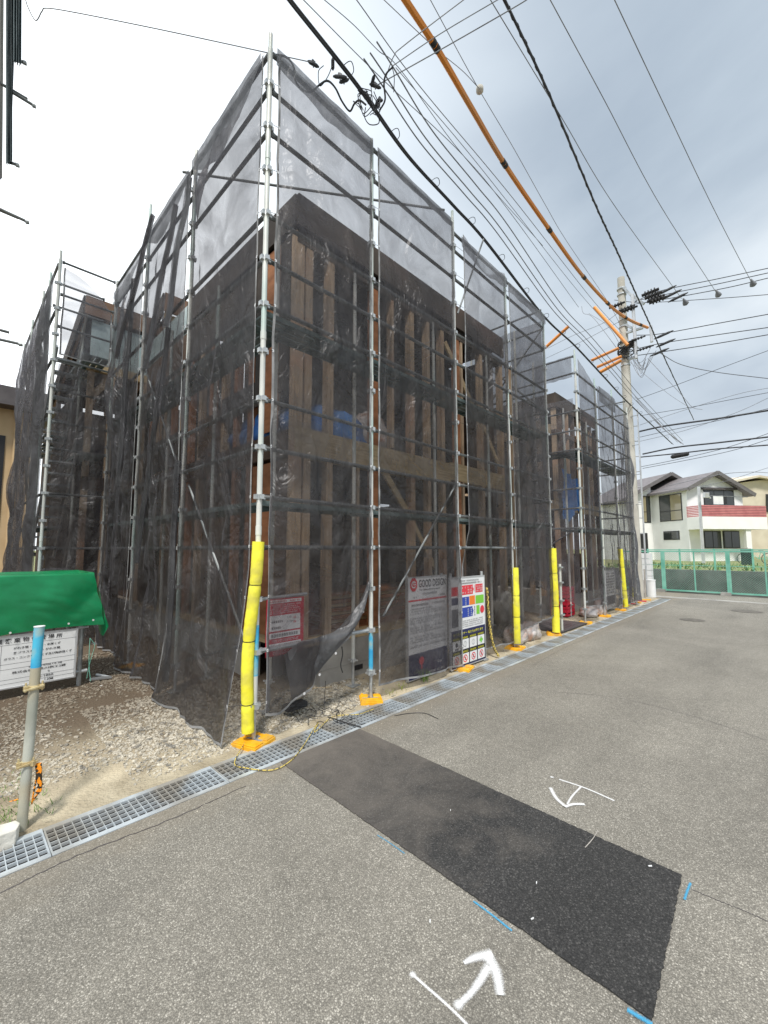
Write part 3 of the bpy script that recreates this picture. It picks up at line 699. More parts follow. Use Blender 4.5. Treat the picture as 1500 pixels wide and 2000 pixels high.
y = WY+.05
brace(PY(741, 905, y), PY(800, 1010, y), .10); brace(PY(868, 668, y), PY(926, 800, y), .10); brace(PY(942, 828, y), PY(972, 905, y), .09)
brace(PY(800, 1010, y), PY(850, 1110, y), .08)
# left wall: sheathing panels with openings, studs showing in them
def wallx(y0, y1, z0, z1, mat, name='wall_panel', dx=0): return bx(name, WX-.012+dx, y0, z0, WX+dx, y1, z1, mat)
wallx(WY+.12, 1.05, .61, 2.70, M['ply']); wallx(1.052, 1.62, .61, 2.70, M['redply']); wallx(WY+.12, 1.05, 3.55, 5.5, M['darkply']); wallx(1.052, 1.45, 3.1, 5.5, M['redply']); wallx(1.452, 1.62, 3.5, 5.5, M['darkply'])
wallx(1.64, 2.60, 4.62, 5.5, M['darkply']); wallx(1.64, 2.60, 3.5, 3.85, M['darkply'])
wallx(2.62, 3.98, 4.9, 5.5, M['darkply']); wallx(2.62, 3.4, 3.1, 3.7, M['ply'])
wallx(2.30, 3.10, .61, 2.7, M['ply']); wallx(3.9, 4.8, .61, 2.7, M['ply']); wallx(5.0, YE, .61, 2.7, M['darkply'])
wallx(4.0, YE, 3.1, 3.7, M['darkply']); wallx(4.0, YE, 4.5, 5.42, M['ply']); wallx(4.0, YE, 5.43, 5.95, M['paleblue'])
bx('floor_beam', WX-.02, WY+.12, 2.75, WX+.09, YE, 3.05, M['ply'])
yy = 1.72
while yy < YE:
    bx('stud', WX+.002, yy, .607, WX+.09, yy+.06+.045*(int(yy*10) % 2), 5.5, M['studz'] if int(yy*7) % 2 else M['redply']); yy += .41
def membrane(ax, c, u0, u1, z0, z1, seed, name='membrane'):
    mb = MB(); nu, nv = 26, 34; vs = []
    for j in range(nv+1):
        for i in range(nu+1):
            u = u0+(u1-u0)*i/nu; z = z0+(z1-z0)*j/nv; o = .035*abs(noise.noise(V((u*2.1, z*3.5, seed))))+.02*noise.noise(V((u*6, z*8, seed)))
            vs.append((u, c+o, z) if ax == 'y' else (c+o, u, z))
    mb.add(vs, [(j*(nu+1)+i, j*(nu+1)+i+1, (j+1)*(nu+1)+i+1, (j+1)*(nu+1)+i) for j in range(nv) for i in range(nu)]); return mb.build(name, M['membrane'], HA, smooth=True)
membrane('y', WY+.62, WX+.2, 2.05, 3.12, 5.55, 1); membrane('y', WY+.16, WX+.12, 1.9, 1.15, 2.7, 2); membrane('y', WY+.9, 2.1, 3.3, 3.6, 5.5, 3); membrane('y', WY+.16, 2.6, 4.1, 1.3, 2.7, 4)
membrane('y', WY+1.0, 3.4, XE-.1, 3.1, 5.5, 5); membrane('y', WY+.6, 4.2, XE-.1, .7, 2.7, 6); membrane('x', WX+.14, WY+.15, 3.9, .7, 2.7, 7); membrane('x', WX+.14, 2.6, 3.9, 3.1, 4.9, 8); membrane('x', WX+.14, 4.0, YE, .7, 2.7, 9)
# interior: partitions, far walls, floors
bx('floor_deck', WX+.1, WY+.12, 3.02, XE-.05, YE, 3.05, M['ply'])
for k in range(7):
    x = WX+.4+k*.72; bx('joist', x, WY+.12, 2.78, x+.045, YE, 3.02, M['ply'])
for py_, off in ((2.5, .1), (4.3, .3)):
    x = WX+.3+off; k = 0
    while x < XE-.1:
        bx('interior_stud', x, py_, .6, x+.09, py_+.09, 5.6, M['studz'] if k % 3 else M['redply']); x += .46; k += 1
    bx('interior_beam', WX+.1, py_, 2.55, XE, py_+.1, 2.76, M['ply'])
for (x0, x1, z0, z1, m) in ((WX+.1, 2.2, .6, 2.6, 'ply'), (2.3, 3.2, .6, 2.6, 'darkply'), (3.6, XE, .6, 2.6, 'ply'), (WX+.1, 2.0, 3.05, 5.6, 'darkply'), (2.1, 3.5, 3.05, 5.6, 'ply'), (4.2, XE, 3.05, 5.6, 'darkply')):
    bx('interior_wall', x0, 4.41, z0, x1, 4.43, z1, M[m])
bx('interior_wall', WX+.1, YE+2.9, .6, XE, YE+2.95, 5.6, M['darkply'])
for (y0, y1, z0, z1) in ((.9, 2.4, .6, 2.7), (2.6, 4.3, .6, 2.7), (.9, 2.0, 3.05, 5.6), (2.5, 4.3, 3.05, 5.6)): bx('wall_panel', XE-.02, y0, z0, XE, y1, z1, M['ply'])
# stacked boards lying inside on the ground floor, seen through the torn net
for k in range(9):
    bx('stacked_board', 1.5+.02*(k % 3), 1.0+.03*(k % 2), .602+k*.052, 3.6-.05*(k % 4), 1.5+.05*(k % 3), .602+k*.052+.045, M['woodh'] if k % 2 else M['redply'])
# rear volume with raking roofs (reads above the stair bay)
RV = HA
FY, FZ = 6.1, 6.52
xa = -.33
fas = MB(); fas.add([(xa, FY, FZ), (WX+1.5, FY, FZ), (WX+1.5, FY, FZ-.36), (xa, FY, FZ-.36), (xa, FY+.04, FZ), (WX+1.5, FY+.04, FZ), (WX+1.5, FY+.04, FZ-.36), (xa, FY+.04, FZ-.36)], [(0, 3, 2, 1), (4, 5, 6, 7), (0, 1, 5, 4), (1, 2, 6, 5), (2, 3, 7, 6), (3, 0, 4, 7)])
fas.build('fascia', M['fasciab'], HA)
MB().prism([(xa-.001, FY+.05, FZ), (xa-.001, FY+3.4, FZ-1.15), (xa-.001, FY+3.4, FZ-1.5), (xa-.001, FY+.05, FZ-.36)], (-.03, 0, 0)).build('barge_board', M['darkply'], HA)
MB().prism([(xa, FY+.05, FZ-.1), (xa, FY+3.4, FZ-1.25), (WX+1.5, FY+3.4, FZ-1.25), (WX+1.5, FY+.05, FZ-.1)], (0, 0, -.03)).build('roof_deck', M['darkply'], HA)
for k in range(5):
    x = xa+.05+k*.36; MB().bar((x, FY+.06, FZ-.22), (x, FY+3.4, FZ-1.36), .045, .16).build('rafter', M['studz'], HA)
bx('wall_panel', -.2, FY+.06, 5.25, WX-.02, FY+.10, 6.1, M['paleblue']); bx('header', -.25, FY+.0, 5.08, WX-.02, FY+.1, 5.24, M['woodh'])
for x in (-.22, .12, .70): bx('stud', x, FY+.01, .6, x+.10, FY+.10, 5.08, M['studz'])
brace((-.2, FY+.03, 4.5), (.2, FY+.03, 5.05), .12, M['studz'])
bx('interior_wall', -.2, FY+1.4, .3, WX, FY+1.44, 4.6, M['darkply']); bx('wall_panel', -.24, FY+.3, .3, -.22, FY+5, 4.9, M['darkply'])
bx('floor_beam', -.22, FY, 2.75, WX, FY+.1, 3.0, M['ply'])
# small gable above the left wall
MB().prism([(WX, 5.30, 6.74), (WX+1.2, 5.30, 6.74), (WX+1.2, 5.30, 6.36), (WX, 5.30, 6.36)], (0, .04, 0)).build('fascia', M['fasciab'], HA)
MB().prism([(WX-.001, 5.35, 6.74), (WX-.001, 7.2, 5.9), (WX-.001, 7.2, 5.5), (WX-.001, 5.35, 6.3)], (-.03, 0, 0)).build('barge_board', M['darkply'], HA)
bx('stud', WX+.02, 5.32, 5.9, WX+.1, 5.4, 6.36, M['woodh']); bx('header', WX+.1, 5.36, 6.22, WX+1.2, 5.44, 6.34, M['woodh'])

# house B
HB = thing('timber_house', 'second timber house frame behind the far scaffold next to the utility pole', 'house', (8.6, .8, 0))
x0, x1, y0, y1 = 8.62, 11.8, .75, 6.0
MB().box(x0, y0, -.1, x1, y0+.15, .45).box(x0, y0+.15, -.1, x0+.15, y1, .45).build('foundation', M['concrete'], HB)
bx('fascia', x0-.02, y0-.03, 5.25, x1, y0-.001, 5.60, M['fascia'], HB); bx('fascia', x0-.045, y0-.03, 5.22, x0-.022, y1, 5.58, M['fascia'], HB)
bx('roof_deck', x0, y0, 5.5, x1, y1, 5.54, M['darkply'], HB)
for i, yy in enumerate((.76, 1.15, 1.45, 1.85, 2.3, 2.8, 3.4, 4.2)): bx('stud', x0, yy, .45, x0+.1, yy+(.12 if i % 2 else .1), 5.22, M['studz'], HB)
for i, xx in enumerate((8.95, 9.4, 9.85, 10.3, 10.75, 11.2, 11.68)): bx('stud', xx, y0, .45, xx+.1, y0+.1, 5.25, M['studz'] if i % 2 else M['ply'], HB)
for z in (2.6, 4.55): bx('floor_beam', x0-.01, y0-.012, z, x1, y0+.1, z+(.28 if z < 3 else .1), M['woodh'] if z < 3 else M['ply'], HB); bx('floor_beam', x0-.012, y0+.12, z, x0+.1, y1, z+.25, M['woodh'], HB)
bx('interior_wall', x0+1.8, y0+.6, .45, x0+1.83, y1, 5.2, M['darkply'], HB); bx('interior_wall', x0+.1, y0+3.3, .45, x1, y0+3.33, 5.2, M['ply'], HB)
bx('floor_deck', x0+.1, y0+.1, 2.85, x1, y1, 2.88, M['ply'], HB); bx('wall_panel', x1-.02, y0+.1, 2.9, x1, y1, 5.2, M['far'], HB)
bx('wall_panel', x0+.1, y0+.12, .45, x0+1.9, y0+.14, 1.5, M['darkply'], HB)

# ---------------------------------------------------------------- nets
def nz(x, y, z=0): return noise.noise(V((x, y, z)))
def net(label, a, b, ztop, zbot, out, n=(46, 120), mat='net', seed=1, fold=.02, wrin=.012, flare=0, flz=.9, pleat=0, pf=9, inset=(.05, .05), hem=True, bel=0, cat='safety net', name='safety_net', pinch=0, topdip=0, push=None):
    """a hung sheet between two posts; ztop/zbot may be functions of u (0..1); out is the outward unit normal"""
    a = V((a[0], a[1], 0)); b = V((b[0], b[1], 0)); d = b-a; Lh = d.length; dd = d/Lh; nrm = V((out[0], out[1], 0))
    nu, nv = n; zt = ztop if callable(ztop) else (lambda u: ztop-topdip*math.sin(math.pi*u)); zb = zbot if callable(zbot) else (lambda u: zbot)
    P = [[None]*(nu+1) for _ in range(nv+1)]
    for j in range(nv+1):
        for i in range(nu+1):
            u = i/nu; v = j/nv; z = zb(u)+(zt(u)-zb(u))*v
            ed = math.sin(math.pi*u)**.5 if 0 < u < 1 else 0
            o = .042
            o += fold*(nz(u*5+seed*3.1, z*.45+seed, seed)*1.6+.6*nz(u*13+seed, z*1.1, 2))*(.25+ed)
            o += .10*max(0, nz(u*1.6+seed*1.3, z*.8+seed, 11))*ed*2
            o += wrin*(abs(nz(u*2.6*Lh+z*1.2, z*1.5-u*2, seed+5))*2.2-.5+.25*nz(u*9-z*3, z*4+u*3, seed+9))*ed
            if pleat: o += pleat*math.sin(u*pf*6.283+2.5*nz(u*2, z*.5, seed))*(.6+.5*nz(u*3, z*.7, seed+2))*ed
            if bel: o += bel*ed*math.sin(min(1, max(0, (z-.2)/6))*math.pi)
            if flare: o += flare*max(0, 1-z/flz)**1.3*(.75+.35*nz(u*3, 1, seed))
            o = .035+(o-.035)*min(1, .12+max(0, zt(u)-z)/.9)
            o = max(o, .027)
            if push: o += push(u, z)
            uu = inset[0]+(Lh-inset[0]-inset[1])*u
            if pinch: uu += pinch*math.sin(2*math.pi*u)*.05
            # edges sag between ties
            k = (z % .9)/.9; s_ = .012*math.sin(math.pi*k)
            uu += (s_ if u < .5 else -s_)*(abs(2*u-1)**3)
            zz_ = z+.012*nz(u*6, z*.8, seed+3)
            p = a+dd*uu+nrm*o; P[j][i] = V((p.x, p.y, zz_))
    mb = MB(); mb.v = [tuple(P[j][i]) for j in range(nv+1) for i in range(nu+1)]; w = nu+1
    mb.f = [(j*w+i, j*w+i+1, (j+1)*w+i+1, (j+1)*w+i) for j in range(nv) for i in range(nu)]; mb.m = [0]*len(mb.f)
    o = mb.build(name, M[mat], smooth=True); tag(o, label, cat, 'black mesh safety nets hung on the scaffolds')
    if hem:
        hm = MB()
        for side in (0, nu):
            col = [P[j][side] for j in range(nv+1)]
            sgn = 1 if side == 0 else -1
            vs = []
            for p in col: vs += [p+nrm*.003-dd*.004*sgn, p+nrm*.003+dd*.022*sgn]
            hm.add(vs, [(2*k, 2*k+1, 2*k+3, 2*k+2) for k in range(nv)])
            z = .2; 
            for k, p in enumerate(col):
                if k and int((p.z+.15)/.45) != int((col[k-1].z+.15)/.45):
                    c = p+nrm*.006+dd*.008*sgn
                    hm.add([c+dd*.013*math.cos(t*.785)+V((0, 0, .015*math.sin(t*.785))) for t in range(8)], [tuple(range(8))], 1)
                    q = a if side == 0 else b
                    hm.tube([c, V((q.x, q.y, p.z-.01))+nrm*.034, V((q.x, q.y, p.z+.0))-nrm*.03], .0028, 4, 2)
        vs = []
        for i in range(nu+1): vs += [P[0][i]+nrm*.003, P[0][i]+nrm*.003+V((0, 0, .022))]
        hm.add(vs, [(2*k, 2*k+1, 2*k+3, 2*k+2) for k in range(nu)])
        hm.build('hem', [M['hem'], M['eyelet'], M['black']], o)
    return o
R_ = (0, -1); L_o = (-1, 0)
# torn first bay: lower edge sweeps up to the right
low_px = [(723, 1140), (712, 1180), (692, 1222), (664, 1262), (632, 1302), (602, 1344), (572, 1372), (540, 1392), (505, 1402)]
up_px = [(721, 1134), (704, 1172), (684, 1202), (655, 1232), (618, 1247), (585, 1256), (556, 1278), (536, 1310), (512, 1350)]
_lw = [PY(px, py, -.045) for px, py in low_px][::-1]
def tear(u):
    x = .07+1.29*u
    if x <= _lw[0].x: return _lw[0].z
    for k in range(len(_lw)-1):
        if x <= _lw[k+1].x: f_ = (x-_lw[k].x)/(_lw[k+1].x-_lw[k].x); return _lw[k].z+(_lw[k+1].z-_lw[k].z)*f_
    return _lw[-1].z
net('torn black net of the first bay with its lower edge swept up to the right', (0, 0), (1.39, 0), 6.52, tear, R_, n=(70, 230), seed=1, wrin=.035, fold=.05, inset=(.07, .03))
net('black net bay in front of the grey design sign', (1.39, 0), (3.09, 0), 6.5, lambda u: .14-.08*u, R_, n=(64, 200), seed=2, wrin=.022, inset=(.07, .03), push=lambda u, z: .035*max(0, (u-.6)/.4)*(1 if z < 1.4 else max(0, 1.8-z)/.4))
net('third black net bay right of the coloured safety sign, pulled open at its upper left', (3.09, 0), (4.68, 0), lambda u: 6.45-.3*math.sin(math.pi*u)**2, .12, R_, n=(56, 180), seed=3, wrin=.028, fold=.035, inset=(.22, .06), push=lambda u, z: -.13*(1-u)*min(1, max(0, (1.9-z)/.5)))
net('fourth black net bay ending at the thick yellow sleeve, gathered at its foot', (4.68, 0), (6.27, 0), 6.33, lambda u: .25+.12*u, R_, n=(56, 160), seed=4, pleat=.02, pf=7, wrin=.02, inset=(.06, .05), mat='net')
net('black net on the end return of the tall scaffold', (6.27, 0), (6.27, 1.7), 6.3, 1.0, (1, 0), n=(30, 80), seed=5, pleat=.015, mat='net', hem=False)
net('black net left of the corner post sweeping out over the gravel', (0, 0), (0, 1.78), 6.5, lambda u: .02+.03*u, L_o, n=(60, 190), seed=6, mat='netleft', wrin=.03, fold=.05, flare=.28, flz=1.5, inset=(.06, .06))
net('second black net along the left face with long gathers', (0, 1.78), (0, 3.56), 6.45, .05, L_o, n=(110, 150), seed=7, mat='netleft', pleat=.035, pf=5, flare=.2, flz=1.3, wrin=.03)
net('third black net along the left face meeting the stair bay', (0, 3.56), (0, 5.33), 6.3, .05, L_o, n=(110, 120), seed=8, mat='netleft', pleat=.05, pf=6, wrin=.03)
net('pale sagging net across the top of the stair bay', (-.85, 5.33), (0, 5.33), lambda u: 6.55-.55*u+.12*math.sin(3.14*u)-.1, 4.9, R_, n=(30, 50), seed=9, mat='netclear', wrin=.03)
net('dark net over the lower stair bay', (-.85, 5.33), (0, 5.33), 4.75, .05, R_, n=(30, 80), seed=10, mat='net', wrin=.03, hem=False)
for i in range(3):
    net('pleated black net on the far left side, %s from the stair bay' % ordn[i], (-.88, yl[i]), (-.88, yl[i+1]), 6.35-.1*(i % 2), .1, L_o, n=(120, 60), seed=11+i, pleat=.06, pf=8, mat='netdark' if i < 1 else 'net', wrin=.03, inset=(.03, .03), hem=(i == 0))
net('black net of the second scaffold, left bay', (7.98, 0), (9.3, 0), lambda u: 6.05-.35*u, .35, R_, n=(40, 80), seed=20, mat='net', wrin=.03, inset=(.08, .05))
net('black net of the second scaffold, middle bay', (9.3, 0), (10.72, 0), lambda u: 5.75-.5*math.sin(3.14*u)*u+.1*u, .15, R_, n=(60, 80), seed=21, pleat=.02, wrin=.04, inset=(.05, .05))
net('black net of the second scaffold, right bay with long gathers', (10.72, 0), (12.2, 0), lambda u: 5.8-.3*u, .12, R_, n=(80, 80), seed=22, pleat=.05, pf=6, wrin=.03)
net('black net bunched at the far end of the second scaffold', (12.2, 0), (12.75, .25), lambda u: 5.6-1.8*u*u, .1, (.4, -.9), n=(50, 60), seed=23, pleat=.05, pf=4, mat='netfold', hem=False)
net('black net on the side return of the second scaffold', (7.98, 0), (7.98, 1.0), 6.12, 5.6, L_o, n=(24, 20), seed=24, mat='net', hem=False)
net('black net low on the side return beside the entrance', (7.98, 0), (7.98, 2.4), 5.1, lambda u: .35+.9*u, L_o, n=(40, 60), seed=25, mat='netclear', wrin=.04, hem=False)
# folded-over flaps along the tops
def flap(label, a, b, z0, z1, out, seed, dip): 
    net(label, a, b, z1, lambda u: z0-dip*math.sin(math.pi*u)+.05*nz(u*5, seed), out, n=(50, 12), seed=seed, mat='netfold', wrin=.02, hem=False, inset=(.03, .03), name='net_flap', cat='net flap')
flap('turned-down net flap along the top right of the corner post', (0, -.03), (1.39, -.03), 6.34, 6.53, R_, 31, .10)
flap('turned-down net flap over the second bay top', (1.39, -.03), (3.0, -.03), 6.36, 6.50, R_, 32, .0)
flap('drooping net flap left of the corner post top', (-.03, .03), (-.03, 1.78), 6.40, 6.5, L_o, 33, .42)
flap('drooping net flap at the top of the second left bay', (-.03, 1.8), (-.03, 3.5), 6.35, 6.45, L_o, 34, .35)
flap('drooping net flap at the top of the third left bay', (-.03, 3.6), (-.03, 5.3), 6.2, 6.3, L_o, 35, .35)
flap('net flap over the top of the right bay of the tall scaffold', (3.2, -.03), (4.68, -.03), 6.2, 6.36, R_, 36, .12)
flap('net flap over the fourth bay top', (4.68, -.03), (6.27, -.03), 6.15, 6.33, R_, 37, .0)
flap('crumpled net flap hanging over the far scaffold top', (9.3, -.05), (10.72, -.05), 5.35, 5.75, R_, 38, .05)
# loose hanging gathers of net on the left face
def gather(label, p, q, w, seed, mat='netfold'):
    p = V(p); q = V(q); mb = MB(); n_ = 40; vs = []
    for k in range(n_+1):
        t = k/n_; c = p.lerp(q, t)+V((.03*nz(t*3, seed), .05*nz(t*4, seed, 3), 0))
        ww = w*(.35+.8*abs(nz(t*3, seed, 9))+.4*t)
        for m_ in range(5):
            f_ = m_/4-.5; vs.append(c+V((-.04*math.sin(m_*1.9), f_*ww, 0)))
    mb.add(vs, [(5*k+m_, 5*k+m_+1, 5*k+m_+6, 5*k+m_+5) for k in range(n_) for m_ in range(4)])
    tag(mb.build('net_gather', M[mat], smooth=True), label, 'net', 'hanging gathers of spare net')
gather('dark gather of net hanging from the second left post to the lower left', PX(372, 345, -.10), PX(325, 640, -.10), .10, 1)
gather('dark gather of net falling beside the tallest left post', PX(300, 420, -.10), PX(228, 700, -.10), .10, 2, 'netdark')
gather('thin gather of net inside the second left bay', PX(345, 400, -.09), PX(285, 720, -.09), .06, 3)
gather('long dark gather of net at the inner corner of the left face', PX(262, 545, -.08), PX(232, 950, -.08), .12, 4, 'netdark')
gather('thin dark gather falling through the middle of the left face', PX(330, 640, -.09), PX(268, 1100, -.09), .07, 5, 'netdark')
gather('loose gather of net by the third left post foot', PX(350, 900, -.12), PX(325, 1330, -.2), .10, 6, 'netdark')
gather('net gather across the entrance side of the second house', (7.9, .2, 2.0), (7.9, 2.0, .9), .12, 7)
# swept-up fold lying along the torn edge
A_ = smoothpts([PY(px, py, -.05) for px, py in low_px[:7]], 10); B_ = smoothpts([PY(px, py, -.05) for px, py in up_px[:7]], 10)
mb = MB(); vs = []; m9 = 10
for k in range(len(A_)):
    t = k/(len(A_)-1)
    for m_ in range(m9+1):
        s_ = m_/m9; p = A_[k].lerp(B_[k], s_); bulge = .05+.09*math.sin(math.pi*s_)**.7*math.sin(math.pi*min(1, t*1.25+.05))+.02*nz(t*6, s_*2.5, 3)
        vs.append((p.x, p.y-bulge+.06, p.z+.012*nz(t*9, s_*3, 8)))
mb.add(vs, [((m9+1)*k+m_, (m9+1)*k+m_+1, (m9+1)*(k+1)+m_+1, (m9+1)*(k+1)+m_) for k in range(len(A_)-1) for m_ in range(m9)])
fl = tag(mb.build('net_flap', M['netfold'], smooth=True), 'thick grey fold of net along the swept-up torn edge', 'net flap')
mb = MB()
for k in (14, 24, 34, 44, 54):
    if k < len(A_): q = A_[k]; mb.add([V((q.x+.014*math.cos(a*.785), q.y-.035, q.z+.015+.014*math.sin(a*.785))) for a in range(8)], [tuple(range(8))])
mb.build('eyelet', M['eyelet'], fl)
q = A_[30]; MB().tube(smoothpts([q+V((0, -.03, 0)), q+V((.01, -.03, -.08)), q+V((-.005, -.02, -.18)), q+V((.02, -.02, -.26))]), .006, 5).build('tie_string', M['black'], fl)
# ---------------------------------------------------------------- lettering
def text(body, size, o, xd, ud, mat, parent, name='lettering', width=None, align='LEFT', h=None):
    cu = bpy.data.curves.new('t', 'FONT'); cu.body = body; cu.size = 1; cu.resolution_u = 3; cu.offset = .012; cu.align_x = 'LEFT'
    ob = bpy.data.objects.new('t', cu); COL.objects.link(ob)
    dg = bpy.context.evaluated_depsgraph_get(); dg.update(); me = bpy.data.meshes.new_from_object(ob.evaluated_get(dg))
    bpy.data.objects.remove(ob); bpy.data.curves.remove(cu)
    if not me.vertices: return None
    xs_ = [v.co.x for v in me.vertices]; ys_ = [v.co.y for v in me.vertices]; w0 = max(xs_)-min(xs_); mn = min(xs_)
    sx = (width/w0) if width else size; sy = size if h is None else h/(max(ys_)-min(ys_)); y0_ = 0 if h is None else min(ys_)
    xd = V(xd); ud = V(ud); o = V(o); nrm = xd.cross(ud)
    shift = {'LEFT': 0, 'CENTER': -(w0*sx)/2}[align]
    for v in me.vertices:
        c = o+xd*((v.co.x-mn)*sx+shift)+ud*((v.co.y-y0_)*sy); v.co = c
    me.materials.clear(); me.materials.append(mat)
    t = bpy.data.objects.new(name, me); COL.objects.link(t)
    if parent: t.parent = parent; t.matrix_parent_inverse = parent.matrix_world.inverted()
    return t
class Board:
    """flat sign: local coordinates (s along, t up) in metres from the lower left corner of its face"""
    def __init__(b, name, label, p0, xd, w, h, nrm, th=.012, mat='white', cat='sign', frame=None, lean=0):
        b.xd = V(xd).normalized(); b.ud = V((0, 0, 1)); b.n = V(nrm).normalized(); b.o = V(p0); b.w = w; b.h = h
        b.t = thing(name, label, cat, p0)
        mb = MB(); mb.prism([b.P(0, 0, 0), b.P(w, 0, 0), b.P(w, h, 0), b.P(0, h, 0)], b.n*-th); mb.build('panel', M[mat], b.t)
        if frame:
            f = MB(); e_ = frame
            for (s0, t0, s1, t1) in ((-e_, -e_, w+e_, 0), (-e_, h, w+e_, h+e_), (-e_, 0, 0, h), (w, 0, w+e_, h)):
                f.prism([b.P(s0, t0, .006), b.P(s1, t0, .006), b.P(s1, t1, .006), b.P(s0, t1, .006)], b.n*-.03)
            f.build('frame', M['alu'], b.t)
        b.k = {}
    def P(b, s, t, d=0): return b.o+b.xd*s+b.ud*t+b.n*d
    def rect(b, s0, t0, s1, t1, mat, d=.002, name=None): b.k.setdefault((mat, name or 'colour_field'), MB()).quad(b.P(s0, t0, d), b.P(s1, t0, d), b.P(s1, t1, d), b.P(s0, t1, d)); return b
    def poly(b, pts, mat, d=.003, name=None): b.k.setdefault((mat, name or 'colour_field'), MB()).add([b.P(s, t, d) for s, t in pts], [tuple(range(len(pts)))])
    def ring(b, s, t, r0, r1, mat, d=.004, name='emblem', n=28, a0=0, a1=6.2832):
        m = b.k.setdefault((mat, name), MB())
        for k in range(n):
            x0_, x1_ = a0+(a1-a0)*k/n, a0+(a1-a0)*(k+1)/n; q = lambda r, a: b.P(s+r*math.cos(a), t+r*math.sin(a), d)
            m.quad(q(r0, x0_), q(r1, x0_), q(r1, x1_), q(r0, x1_))
    def dashes(b, s0, t, s1, hh, mat, d=.004, fill=.8, seed=0, name='small_print'):
        rg = random.Random(seed+int(s0*1000)+int(t*1000)); x = s0
        m = b.k.setdefault((mat, name), MB())
        while x < s1-hh*.4:
            w_ = hh*.8
            if rg.random() < fill:
                for q in range(3):   # each character a few strokes
                    yy_ = t+hh*(q*.38); m.quad(b.P(x, yy_, d), b.P(x+w_, yy_, d), b.P(x+w_, yy_+hh*.16, d), b.P(x, yy_+hh*.16, d))
                xx_ = x+w_*rg.choice((.2, .5, .7)); m.quad(b.P(xx_, t, d), b.P(xx_+hh*.14, t, d), b.P(xx_+hh*.14, t+hh*.9, d), b.P(xx_, t+hh*.9, d))
            x += hh
    def txt(b, body, s, t, hh, mat, width=None, align='LEFT'): return text(body, hh, b.P(s, t, .0045), b.xd, b.ud, M[mat], b.t, width=width, align=align, h=hh)
    def done(b):
        for (m, nm), mb in b.k.items(): mb.build(nm, M[m], b.t)
X1 = (1, 0, 0)
# waste storage board
yb = 2.66
lw = PY(0, 1348, yb); rt = PY(150, 1229, yb); rb = PY(150, 1316, yb)
bw = rt.x+2.02; zb_, zt_ = rb.z-.02, rt.z
B = Board('waste_storage_sign', 'white board with black Japanese table for industrial waste storage under the green sheet', (-2.02, yb, zb_), X1, bw, zt_-zb_, (0, -1, 0), frame=.014)
W_, H_ = bw, zt_-zb_
def hl(t, s0=0, s1=None): B.rect(s0*W_, t*H_-.0012, (s1 or 1)*W_-.004, t*H_+.0012, 'ink')
def vl(s, t0, t1): B.rect(s*W_-.0012, t0*H_, s*W_+.0012, t1*H_, 'ink')
hl(.835); hl(.46); hl(.36); hl(.155); hl(.075); vl(.47, .02, .835); vl(.34, .155, .36)
vl(.995, .02, .99)
B.txt('産 業 廃 棄 物 保 管 場 所', W_*.37, H_*.868, .058*H_/.6, 'ink', width=W_*.52)
B.txt('廃棄物の種類', W_*.25, H_*.61, .032, 'ink', width=W_*.17)
B.txt('がれき類・木くず・金属くず', W_*.55, H_*.735, .026, 'ink', width=W_*.33); B.txt('廃プラスチック・がれき類', W_*.55, H_*.64, .026, 'ink', width=W_*.33)
B.txt('ガラス・コンクリートくず及び陶磁器くず', W_*.49, H_*.54, .026, 'ink', width=W_*.48)
B.txt('数  量', W_*.28, H_*.385, .026, 'ink', width=W_*.08); B.txt('管理者', W_*.21, H_*.24, .03, 'ink', width=W_*.10); B.txt('氏 名', W_*.37, H_*.28, .024, 'ink', width=W_*.07); B.txt('連絡先', W_*.36, H_*.175, .022, 'ink', width=W_*.08)
B.txt('高  さ', W_*.26, H_*.095, .022, 'ink', width=W_*.07); B.txt('1.20M', W_*.78, H_*.020, .024, 'ink', width=W_*.06)
B.txt('市南町中区19-28', W_*.66, H_*.325, .022, 'ink', width=W_*.24); B.txt('株式会社 神奈川施工2課', W_*.55, H_*.255, .026, 'ink', width=W_*.38); B.dashes(W_*.70, H_*.19, W_*.82, .02, 'ink'); B.txt('5205-1860', W_*.68, H_*.105, .022, 'ink', width=W_*.16)
B.done()
# tube stand behind the board and under the sheet
ST = thing('tube_stand', 'grey pipe stand carrying the waste board and the green sheet', 'pipe stand', (-.71, 2.74, 0))
for x in (-.735, -2.1, -3.4):
    p = MB().tube([(x, 2.74, .0), (x, 2.74, 1.16)], .0243, 12).build('post', M['galv'], ST, smooth='auto')
    MB().tube([(x, 2.74, .70), (x, 2.74, .73)], .036, 10).box(x-.06, 2.70, .705, x+.06, 2.72, .725).build('clamp', M['galv'], p)
for x in (-.735, -3.4): MB().tube([(x, 3.5, .0), (x, 3.5, 1.16)], .0243, 12).build('post', M['galv'], ST, smooth='auto')
for z, y in ((1.15, 2.74), (1.15, 3.5), (.2, 2.74)): MB().tube([(-3.5, y, z), (-.66, y, z)], .024, 10).build('rail', M['galv'], ST, smooth='auto')
MB().tube([(-.5, 3.0, .06), (-.4, 2.8, .05), (-.62, 2.76, .08)], .02, 8).build('rail', M['galv'], ST, smooth='auto')
